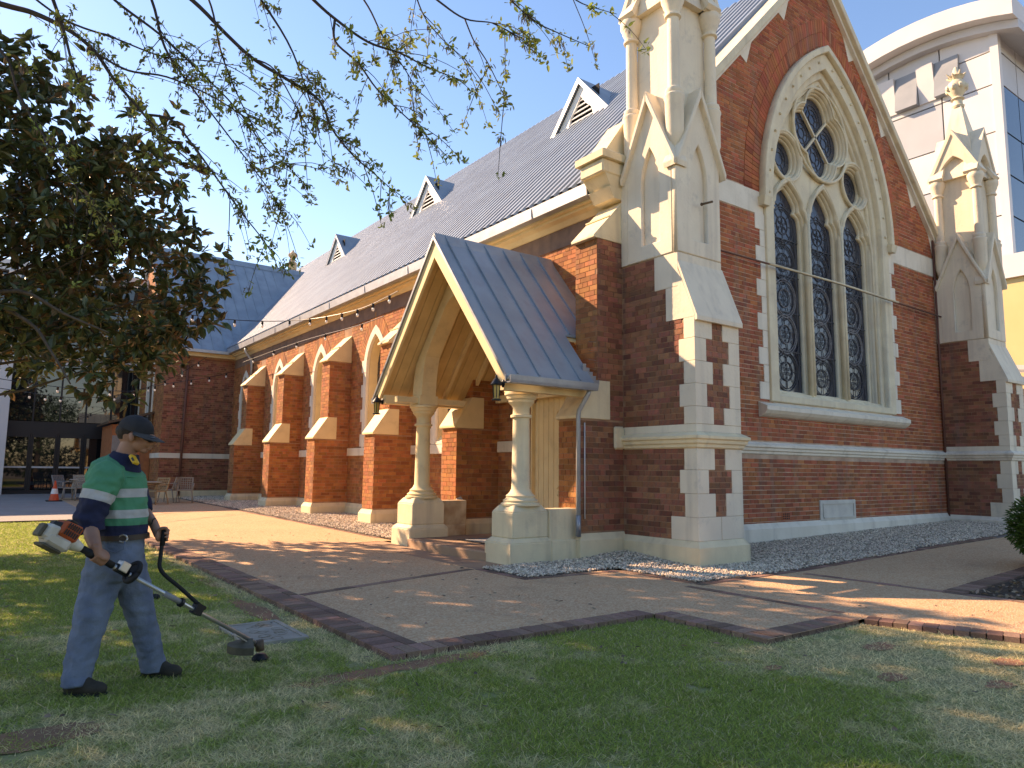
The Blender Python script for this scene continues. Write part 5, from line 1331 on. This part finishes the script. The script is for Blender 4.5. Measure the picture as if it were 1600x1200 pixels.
def remesh(mb,name,m_,parent,vox,smooth=6,fac=.5,noise=0.,nsc=7.,pre=None):
    me=mb.mesh(name); o=bpy.data.objects.new(name,me); C.objects.link(o)
    r_=o.modifiers.new('r','REMESH'); r_.mode='VOXEL'; r_.voxel_size=vox
    if smooth: s=o.modifiers.new('s','SMOOTH'); s.iterations=smooth; s.factor=fac
    dg=bpy.context.evaluated_depsgraph_get(); ev=bpy.data.meshes.new_from_object(o.evaluated_get(dg)); bpy.data.objects.remove(o)
    if noise:
        from mathutils import noise as NZ
        ev.update(); nr=[v.normal.copy() for v in ev.vertices]
        for v,nn in zip(ev.vertices,nr):
            p=v.co; q=NZ.noise(Vector((p.x*nsc,p.y*nsc,p.z*nsc*1.9)))+.6*NZ.noise(p*nsc*2.3); v.co=p+nn*(noise*q)
    for p in ev.polygons: p.use_smooth=True
    ev.name=name; ev.materials.clear(); return link(name,ev,m_,parent)
man=thing('person',tuple(Gm),'person in green and navy hi-vis shirt, jeans and dark cap using a brushcutter','person')
V=Vector
def el(m,px,py,b,r3,n=14,k=9):
    B=Matrix((MA,MBv,V((0,0,1)))).transposed(); m.ell(mp(px,py,b),r3,n,k,B)
hipc=mp(186,848)
# body: one continuous figure
bd=MB()
loft(bd,[(mp(186,870),.13,.15),(mp(186,835),.14,.15),(mp(186,790),.145,.16),(mp(183,750),.15,.175),(mp(190,725),.09,.13)])
NK=[(mp(188,728),.075,.075),(mp(197,708),.062,.060),(mp(205,690),.058,.058)]
loft(bd,NK)
el(bd,208,676,0,(.098,.076,.095)); el(bd,220,693,0,(.056,.054,.056)); el(bd,225,704,0,(.022,.030,.019)); el(bd,231,683,0,(.034,.050,.034)); el(bd,232,693,0,(.030,.042,.030))
bd.tube([mp(239,680),mp(245,690),mp(239,694)],[.008,.014,.010],8)       # nose
for b_ in (-.012,.012): el(bd,240,694,b_,(.010,.009,.008),8,6)
el(bd,235.5,698.5,0,(.012,.022,.0055),10,6); el(bd,233.5,702,0,(.012,.020,.006),10,6)   # lips
for s in (1,-1):                                   # ears
    el(bd,206,683,s*.080,(.020,.010,.032),10,7)
# arms
NA=[(mp(168,742,.19),.062,.06),(mp(150,780,.25),.055,.055),(mp(139,815,.27),.050,.048),(mp(144,838,.33),.044,.042),(mp(150,856,.38),.034,.034)]
FA=[(mp(200,742,-.19),.06,.06),(mp(212,775,-.24),.052,.05),(mp(222,797,-.25),.048,.046),(mp(231,808,-.21),.040,.038),(mp(240,818,-.16),.031,.030)]
loft(bd,NA,12); loft(bd,FA,12)
# legs
NL=[(mp(170,862,.06),.08,.08),(mp(160,915,.06),.075,.07),(mp(148,965,.12),.06,.06),(mp(133,1015,.14),.05,.05),(mp(122,1068,.17),.042,.045)]
FL=[(mp(200,862,-.08),.08,.08),(mp(212,915,-.10),.07,.07),(mp(222,965,-.13),.068,.068),(mp(233,1010,-.18),.055,.055),(mp(238,1045,-.22),.042,.045)]
loft(bd,NL,12); loft(bd,FL,12)
# brushcutter axis (needed by the hands)
S1=hitz(402,1006,.085); S0=mp(133,860,.42); SD=(S1-S0).normalized()
def on(t): return S0+SD*t
def hand(m,c,ax,palm,r=.020,sgn=1):
    """fist closed round a bar: c on the bar's axis, ax its direction, palm = side where the palm lies"""
    ax=ax.normalized(); palm=(palm-ax*palm.dot(ax)).normalized(); o=ax.cross(palm)*sgn
    m2=Matrix((ax,palm,o)).transposed()
    m.ell(c+palm*(r+.014),(.046,.019,.040),12,8,m2)
    for i,(off,ln) in enumerate(((-.034,4.1),(-.012,4.5),(.011,4.35),(.032,3.6))):
        P=[]
        for k in range(8):
            a=-.35+ln*k/7; rr=r+.0095
            P.append(c+ax*off+palm*(rr*math.cos(a))+o*(rr*math.sin(a)))
        m.tube(P,[.0108,.0106,.0104,.0100,.0098,.0094,.0088,.0075],8)
    P=[c-ax*.030+palm*(r+.012)-o*.02,c-ax*.045+palm*.004-o*(r+.010),c-ax*.048-palm*.014-o*(r+.004),c-ax*.046-palm*(r+.008)-o*.004]
    m.tube(P,[.0135,.0125,.0115,.009],8)
hc=on(.10); palm_n=(mp(146,862,.30)-hc)+MBv*.03+V((0,0,.03))
hand(bd,hc,SD,V((0,0,1))+MBv*.9,.020)
bd.tube([mp(150,854,.375),hc+(V((0,0,1))+MBv*.9).normalized()*.036],[.033,.030],10)
HT=mp(257,828,-.10); HB=mp(251,868,-.08)
hdv=(HB-HT).normalized(); hc2=HT+hdv*.035
hand(bd,hc2,hdv,-MA-MBv*.1,.017,sgn=1)
bd.tube([mp(240,818,-.16),hc2-MA*.035],[.031,.028],10)
body=remesh(bd,'body','skin',man,.0062,3,.5)
# jeans
j=MB()
loft(j,[(mp(188,836),0.1406,0.1502),(mp(186,852),0.1513,0.1638),(mp(180,880),0.1646,0.1729),(mp(178,905),0.1424,0.1638)])
loft(j,[(mp(168,868,.07),0.1157,0.1092),(mp(157,912,.07),0.1246,0.1047),(mp(144,960,.12),0.1050,0.1001),(mp(131,1010,.14),0.0926,0.0892),(mp(121,1050,.16),0.0854,0.0837),(mp(119,1072,.17),0.0872,0.0864)])
loft(j,[(mp(198,868,-.08),0.1068,0.1138),(mp(208,915,-.10),0.1050,0.1047),(mp(221,965,-.13),0.0872,0.0910),(mp(232,1005,-.18),0.0801,0.0819),(mp(238,1034,-.21),0.0783,0.0801),(mp(238,1046,-.22),0.0783,0.0801)])
je=remesh(j,'jeans','denim',man,.009,4,.5,noise=.0085,nsc=12)
m=MB(); loft(m,[(mp(188,842),.172,.176),(mp(188.4,834),.170,.174)]); m.build('belt','leather',man,smooth=30)
bk=mp(208,838)+MA*.015+MBv*.15; m=MB(); m.tube([bk+MA*.028*math.cos(t*.8)+V((0,0,.024*math.sin(t*.8))) for t in range(9)],.005,6); m.build('buckle','steel',man,smooth=True)
pk=mp(178,862,.17)
m=MB(); m.tube([mp(162,846,.175),mp(166,858,.18),mp(180,864,.18),mp(193,858,.175),mp(195,846,.165)],.004,5); m.build('pocket_seam','denim',je,smooth=True)
# shirt with bands printed across it
def bandmat(name,stops,axis):
    m_=mat(name,(1,1,1),None,rough=.8,bump=.3,bscale=38); n=m_.node_tree.nodes; l=m_.node_tree.links
    g=n.new('ShaderNodeNewGeometry'); vm=n.new('ShaderNodeVectorMath'); vm.operation='DOT_PRODUCT'; vm.inputs[1].default_value=axis; l.new(g.outputs['Position'],vm.inputs[0])
    mr=n.new('ShaderNodeMapRange'); mr.inputs[1].default_value=stops[0][0]; mr.inputs[2].default_value=stops[-1][0]; l.new(vm.outputs['Value'],mr.inputs[0])
    cr=n.new('ShaderNodeValToRGB'); cr.color_ramp.interpolation='CONSTANT'; e=cr.color_ramp.elements
    a,b=stops[0][0],stops[-1][0]
    for i,(t,c) in enumerate(stops[:-1]):
        q=e[i] if i<2 else e.new(0.5)
        q.position=(t-a)/(b-a); q.color=(*c,1)
    l.new(mr.outputs[0],cr.inputs[0])
    no=n.new('ShaderNodeTexNoise'); no.inputs['Scale'].default_value=14; l.new(g.outputs['Position'],no.inputs['Vector'])
    v2=n.new('ShaderNodeMapRange'); v2.inputs[3].default_value=.75; v2.inputs[4].default_value=1.2; l.new(no.outputs['Fac'],v2.inputs[0])
    mx=n.new('ShaderNodeMix'); mx.data_type='RGBA'; mx.blend_type='MULTIPLY'; mx.inputs[0].default_value=1; l.new(cr.outputs[0],mx.inputs[6]); l.new(v2.outputs[0],mx.inputs[7])
    l.new(mx.outputs[2],n['Principled BSDF'].inputs['Base Color'])
GR=(.022,.225,.12); NV=(.012,.018,.048); RF=(.40,.40,.38)
zz=lambda py:mp(186,py).z
bandmat('shirt_bands',[(zz(845),NV),(zz(819),GR),(zz(808),RF),(zz(795),GR),(zz(776),RF),(zz(763),GR),(zz(690),GR)],(0,0,1))
sh=MB()
loft(sh,[(mp(188,840),.160,.170),(mp(188,822),.164,.176),(mp(187,795),.163,.183),(mp(184,765),.170,.20),(mp(181,745),.170,.21),(mp(184,730),.145,.19),(mp(191,718),.09,.11)])
shirt=remesh(sh,'shirt','shirt_bands',man,.009,4,.5,noise=.008,nsc=12)
sax=((NA[2][0]-NA[0][0]).normalized()); sv=tuple(sax)
def sp_(px,py,b): return mp(px,py,b).dot(sax)
bandmat('sleeve_bands',[(sp_(172,725,.2),GR),(sp_(150,768,.24),RF),(sp_(146,783,.25),NV),(sp_(130,850,.27),NV)],sv)
sl_=MB(); loft(sl_,[(mp(175,733,.15),.085,.08),(mp(167,744,.19),.108,.095),(mp(157,765,.225),.100,.095),(mp(147,788,.25),.092,.088),(mp(139,810,.265),.090,.085),(mp(140,822,.27),.078,.072),(mp(142,829,.27),.072,.068)],16)
remesh(sl_,'sleeve','sleeve_bands',man,.009,3,.5,noise=.010,nsc=13)
m=MB(); loft(m,[(mp(140.5,821,.27),.082,.076),(mp(142.5,832,.27),.080,.074)]); m.build('cuff','navy',man,smooth=40)
sl2=MB(); loft(sl2,[(mp(197,736,-.15),.08,.08),(mp(204,750,-.2),.10,.09),(mp(213,778,-.24),.088,.08),(mp(222,796,-.25),.076,.07),(mp(226,802,-.235),.062,.058)],14)
remesh(sl2,'sleeve','navy',man,.011,4,.5,noise=.006,nsc=11)
m=MB(); loft(m,[(mp(190,728),.125,.135),(mp(194,719),.098,.105),(mp(197,708),.080,.080)]); m.build('collar','navy',man,smooth=40)
m=MB(); m.beam(mp(206,712,.075),mp(213,725,.10),.024,.05,MBv); yk=m.build('earplug_band','yellow_plastic',man,bevel=.006)
m=MB(); m.beam(mp(208,716,.095),mp(211,721,.105),.012,.03,MBv); m.build('band_logo_pad','black_plastic',yk)
m=MB()
m.box(0,0,0,0,0,0)
pkt=MB(); c1,c2,c3,c4=mp(197,745,.195),mp(214,746,.165),mp(214,757,.165),mp(197,757,.198)
pkt.tube([c1,c2],.004,4); pkt.tube([c1,c4],.003,4); pkt.build('pocket_flap','hivis',shirt,smooth=True)
# boots
def boot(heel,toe,b):
    h=mp(heel[0],heel[1],b); t=mp(toe[0],toe[1],b); d=(t-h); d.z=0; L=d.length; d.normalize(); s=V((-d.y,d.x,0)); z0=-.048
    m=MB()
    B=Matrix((d,s,V((0,0,1)))).transposed()
    base=V((h.x,h.y,z0))
    m.ell(base+d*(L*.72)+V((0,0,.045)),(L*.30,.048,.045),14,8,B); m.ell(base+d*(L*.42)+V((0,0,.06)),(L*.36,.043,.058),14,8,B); m.ell(base+d*(L*.2)+V((0,0,.075)),(.06,.042,.085),14,8,B)
    o=remesh(m,'boot','boot',man,.008,4,.5)
    q=MB(); P=[]
    for k in range(18):
        a=2*math.pi*k/18; P.append(base+d*(L*.5+L*.52*math.cos(a))+s*(.053*math.sin(a)*(1.0+.12*math.cos(a))))
    n=18; q.add([tuple(p+V((0,0,.0))) for p in P]+[tuple(p+V((0,0,.022))) for p in P],[tuple(range(n)),tuple(range(2*n-1,n-1,-1))]+[(i,(i+1)%n,(i+1)%n+n,i+n) for i in range(n)]); q.build('sole','black_rubber',man)
boot((99,1078),(166,1082),.18); boot((220,1048),(284,1046),-.22)
# head gear
cp_=MB(); cc=mp(213,671); B=Matrix((MA,MBv,V((0,0,1)))).transposed()
Rt=Matrix.Rotation(rad(20),3,'Y')
n=20
for i in range(8):
    t=i/7*math.pi*.54
    for jx in range(n):
        a=2*math.pi*jx/n; p=V((.115*math.sin(t)*math.cos(a),.091*math.sin(t)*math.sin(a),.094*math.cos(t))); cp_.v.append(tuple(cc+B@(Rt@p)))
for i in range(7):
    for jx in range(n): a=i*n+jx;b=i*n+(jx+1)%n; cp_.f.append((a,a+n,b+n,b))
cp_.build('cap_crown','cap_black',man,smooth=True)
br_=MB(); up=[];lo=[]
for i in range(11):
    a=-1.25+2.5*i/10
    for rr,lst in ((.104,lo),(.104+.085*math.cos(a*.9)**.6 if abs(a)<1.7 else .104,up)):
        p=V((rr*math.cos(a)*1.06,rr*math.sin(a)*.86,+.006-.020*(rr-.104)/.085-.012*abs(math.sin(a)))); lst.append(cc+B@(Rt@p))
k=11; br_.add([tuple(p) for p in lo+up]+[tuple(p-V((0,0,.005))) for p in lo+up],[(i,i+1,i+1+k,i+k) for i in range(k-1)]+[(i+2*k,i+3*k,i+1+3*k,i+1+2*k) for i in range(k-1)]+[(i+k,i+1+k,i+1+3*k,i+3*k) for i in range(k-1)])
br_.build('cap_brim','cap_grey',man,smooth=40)
h_=MB(); el(h_,201,683,0,(.060,.070,.032)); el(h_,205,674,0,(.098,.0805,.072)); remesh(h_,'hair','hair',man,.008,2,.5,noise=.004,nsc=30)
g_=MB()
P=[mp(211,682,.081),mp(224,684,.074),mp(234,687,.056),mp(241,687,.026),mp(242,686,0),mp(241,687,-.026),mp(234,687,-.056)]
g_.tube(P[1:],[.010,.017,.016,.008,.014,.014],8); g_.build('sunglasses','black_plastic',man,smooth=True)
m=MB(); m.tube([mp(206,680,.084),mp(228,683,.076)],.004,5); m.build('glasses_arm','black_plastic',man,smooth=True)
wb=mp(241,817.5,-.155); m=MB(); m.tube([wb+V((0,0,.033*math.cos(t*.785)))+MBv*(.033*math.sin(t*.785)) for t in range(9)],.004,5); m.build('wrist_band','black_rubber',man,smooth=True)
# ---------------------------------------------------------------- brushcutter
bc=thing('brushcutter',tuple(S1),'orange and white petrol brushcutter with a silver shaft and loop handle','brushcutter')
Lh=(S1-S0).length
m=MB(); m.tube([on(.20),on(Lh-.02)],.0135,10); m.build('shaft','steel',bc,smooth=True)
m=MB(); m.tube([on(-.02),on(.20)],.021,10); m.tube([on(.02),on(.06)],.027,10); m.build('grip','black_rubber',bc,smooth=True)
up_=(V((0,0,1))-SD*SD.z).normalized(); sd_=SD.cross(up_)
BX=Matrix((SD,sd_,up_)).transposed()
def ob(m,c,h,tap=1.):   # oriented box: c,h in shaft frame, tap scales the back face
    vs=[]
    for sx in (-1,1):
        k=tap if sx<0 else 1
        for sy in (-1,1):
            for sz in (-1,1): vs.append(tuple(S0+BX@(V((c[0]+sx*h[0],c[1]+sy*h[1]*k,c[2]+sz*h[2]*k))*(.78 if c[0]<-.1 else 1))))
    m.add(vs,[(0,1,3,2),(4,6,7,5),(0,4,5,1),(2,3,7,6),(0,2,6,4),(1,5,7,3)])
m=MB(); m.tube([on(-.03),on(-.10)],[.024,.045],12); m.tube([on(-.09),on(-.13)],[.045,.055],12); m.build('clutch_housing','white_plastic',bc,smooth=40)
m=MB(); ob(m,(-.235,0,-.045),(.095,.085,.052),.8); ob(m,(-.31,0,-.01),(.05,.075,.075),.7); m.build('engine_body','white_plastic',bc,bevel=.018)
m=MB(); ob(m,(-.205,0,.055),(.075,.088,.066),.85); oc=m.build('engine_cover','orange_plastic',bc,bevel=.014)
m=MB()
for k in range(6):
    for q in range(2): ob(m,(-.245+.018*k,-.0885,.035+.05*q),(.005,.0025,.02)); ob(m,(-.245+.018*k,.0885,.035+.05*q),(.005,.0025,.02))
prop(m.build('cooling_slot','black_plastic',oc),kind='stuff')
m=MB(); ob(m,(-.205,0,.128),(.03,.04,.012)); ob(m,(-.30,.0,.06),(.03,.06,.03),.6); m.build('engine_top','black_plastic',bc,bevel=.006)
m=MB(); ob(m,(-.25,0,-.105),(.08,.07,.012)); ob(m,(-.37,0,-.02),(.015,.05,.05)); m.build('fuel_tank','guard',bc,bevel=.008)
m=MB(); m.tube([on(.22),on(.31)],.026,10); m.build('throttle_housing','black_plastic',bc,smooth=True)
hp_=on(.30)+sd_*.0; m=MB()
nd=[S0+BX@V((.335,.055*0+.062*math.cos(t*.4488),.062*math.sin(t*.4488)+.02)) for t in range(15)]
m.tube(nd,.016,8); m.build('hip_pad','black_rubber',bc,smooth=True)
m=MB(); q=[S0+BX@V((.335+s*.006,.055*math.cos(t*.6283),.055*math.sin(t*.6283)+.02)) for s in (-1,1) for t in range(10)]
m.add([tuple(p) for p in q],[tuple(range(10)),tuple(range(19,9,-1))]+[(i,(i+1)%10,(i+1)%10+10,i+10) for i in range(10)]); m.build('pad_disc','black_plastic',bc)
m=MB(); ob(m,(.26,0,.02),(.03,.03,.03)); m.build('clamp','steel',bc,bevel=.004)
cl_t=((mp(296,936,0)-S0).dot(SD)); CLp=on(.86)
m=MB(); m.tube([on(.60),on(.76)],.018,10); m.build('shaft_sleeve','grey_plastic',bc,smooth=True)
m=MB(); m.tube([on(.735),on(.755)],.03,10); ob(m,(.88,0,.012),(.03,.03,.035)); m.build('handle_clamp','black_plastic',bc)
HK=on(.88)+up_*.04
m=MB(); kn=mp(252,892,-.06); pth=limb(m,[HK+SD*.05,HK,HK.lerp(kn,.5),kn,HB,HT-hdv*.02],.0135,.0135,8,5); m.build('loop_handle','black_rubber',bc,smooth=True)
m=MB(); m.tube([HT-hdv*.015,HT+hdv*.10],.0165,8); m.build('handle_grip','black_rubber',bc,smooth=True)
E1=on(Lh-.02); m=MB(); m.tube([E1,E1+SD*.05+V((0,0,-.01))],[.02,.026],10); m.tube([E1+SD*.04+V((0,0,.03)),E1+SD*.05+V((0,0,-.035))],.03,12); m.build('gearbox','rusty',bc,smooth=True)
hb=E1+SD*.055; m=MB(); m.lathe([(.03,-.045),(.055,-.04),(.06,-.02),(.045,.0),(.03,.012)],hb.x,hb.y,14); m.build('line_head','black_plastic',bc,smooth=40)
m=MB(); c=E1-SD*.03; side=-MA*.15+MBv*.08
gq=[]
for i in range(9):
    a=-1.0+2.0*i/8; dirv=(Matrix.Rotation(a,3,'Z')@V((-SD.x,-SD.y,0)).normalized()); gq.append(c+dirv*.17+V((0,0,-.01))); 
k=9
m.add([tuple(c+(g_p-c)*.2+V((0,0,.03))) for g_p in gq]+[tuple(p+V((0,0,.0))) for p in gq]+[tuple(p+V((0,0,-.05))) for p in gq]+[tuple(p+(c-p)*.04+V((0,0,-.05))) for p in gq]+[tuple(p+(c-p)*.04+V((0,0,-.006))) for p in gq],
  [(i,i+1,i+1+k,i+k) for i in range(k-1)]+[(i+k,i+1+k,i+1+2*k,i+2*k) for i in range(k-1)]+[(i+2*k,i+1+2*k,i+1+3*k,i+3*k) for i in range(k-1)]+[(i+3*k,i+1+3*k,i+1+4*k,i+4*k) for i in range(k-1)]); m.build('guard','guard',bc)
m=MB(); bl=on(Lh-.22); m.beam(bl+V((0,0,-.02)),E1-SD*.02+V((0,0,-.015))+MBv*.03,.045,.008,V((0,0,1))); m.build('blade_strip','steel',bc)

# ================================================================ trees behind the lawn (mirrored in the glass front)
def round_tree(x,y,h,rx,rz,label,seed):
    R=random.Random(seed); t=thing('garden_tree',(x,y,0),label,'tree','trees behind the lawn')
    m=MB(); limb(m,[(x,y,-.2),(x+.1,y,h*.3),(x,y+.1,h*.6),(x,y,h*.85)],.3,.06,8); 
    cs=[]
    for k in range(60):
        v=Vector((R.gauss(0,1),R.gauss(0,1),R.gauss(0,1))).normalized()*R.uniform(.45,1); c=Vector((x+v.x*rx,y+v.y*rx,h-rz+v.z*rz)); cs.append(c)
        if k<14: limb(m,[(x,y,h*.4),Vector((x,y,h*.4)).lerp(c,.5)+Vector((0,0,.2)),c],.07,.02,5)
    m.build('trunk','bark',t,smooth=True)
    P=[];D=[]
    for c in cs:
        for k in range(110):
            v=Vector((R.gauss(0,1),R.gauss(0,1),R.gauss(0,1))).normalized(); P.append(c+v*R.uniform(.2,1.1)); D.append(v+Vector((R.gauss(0,.6),R.gauss(0,.6),R.gauss(0,.6))))
    n=len(P); prop(leafmesh('foliage',np.array(P),np.array(D),RNG.uniform(.18,.32,n),RNG.uniform(.10,.16,n),'oak_green',t),kind='stuff')
round_tree(-4,-16,8.5,4.0,3.0,'broad green tree behind the lawn, opposite the glass front',1)
round_tree(5,-19,9.5,4.5,3.4,'tall green tree across the lawn from the gable',2)
round_tree(-13,-14,8,4.2,3.0,'low spreading green tree at the far corner of the lawn',3)

bh=thing('added_hedge',(-2,-25,0),'long dark green hedge added out of view to darken the glass reflections','hedge')  # unseen, added so the lower glass panes reflect something dark
n=26000; P=np.column_stack([RNG.uniform(-38,34,n),RNG.normal(-25,.45,n),RNG.uniform(.0,3.6,n)]); P[:,2]+=.35*np.sin(P[:,0]*.7)
prop(leafmesh('foliage',P,RNG.normal(0,1,(n,3)),RNG.uniform(.25,.45,n),RNG.uniform(.14,.24,n),'oak_green',bh),kind='stuff')
m=MB()
for k in range(24): m.tube([(-37+3*k,-25,-.1),(-37+3*k+.2,-25,2.6)],[.08,.03],5)
m.build('stems','bark',bh)
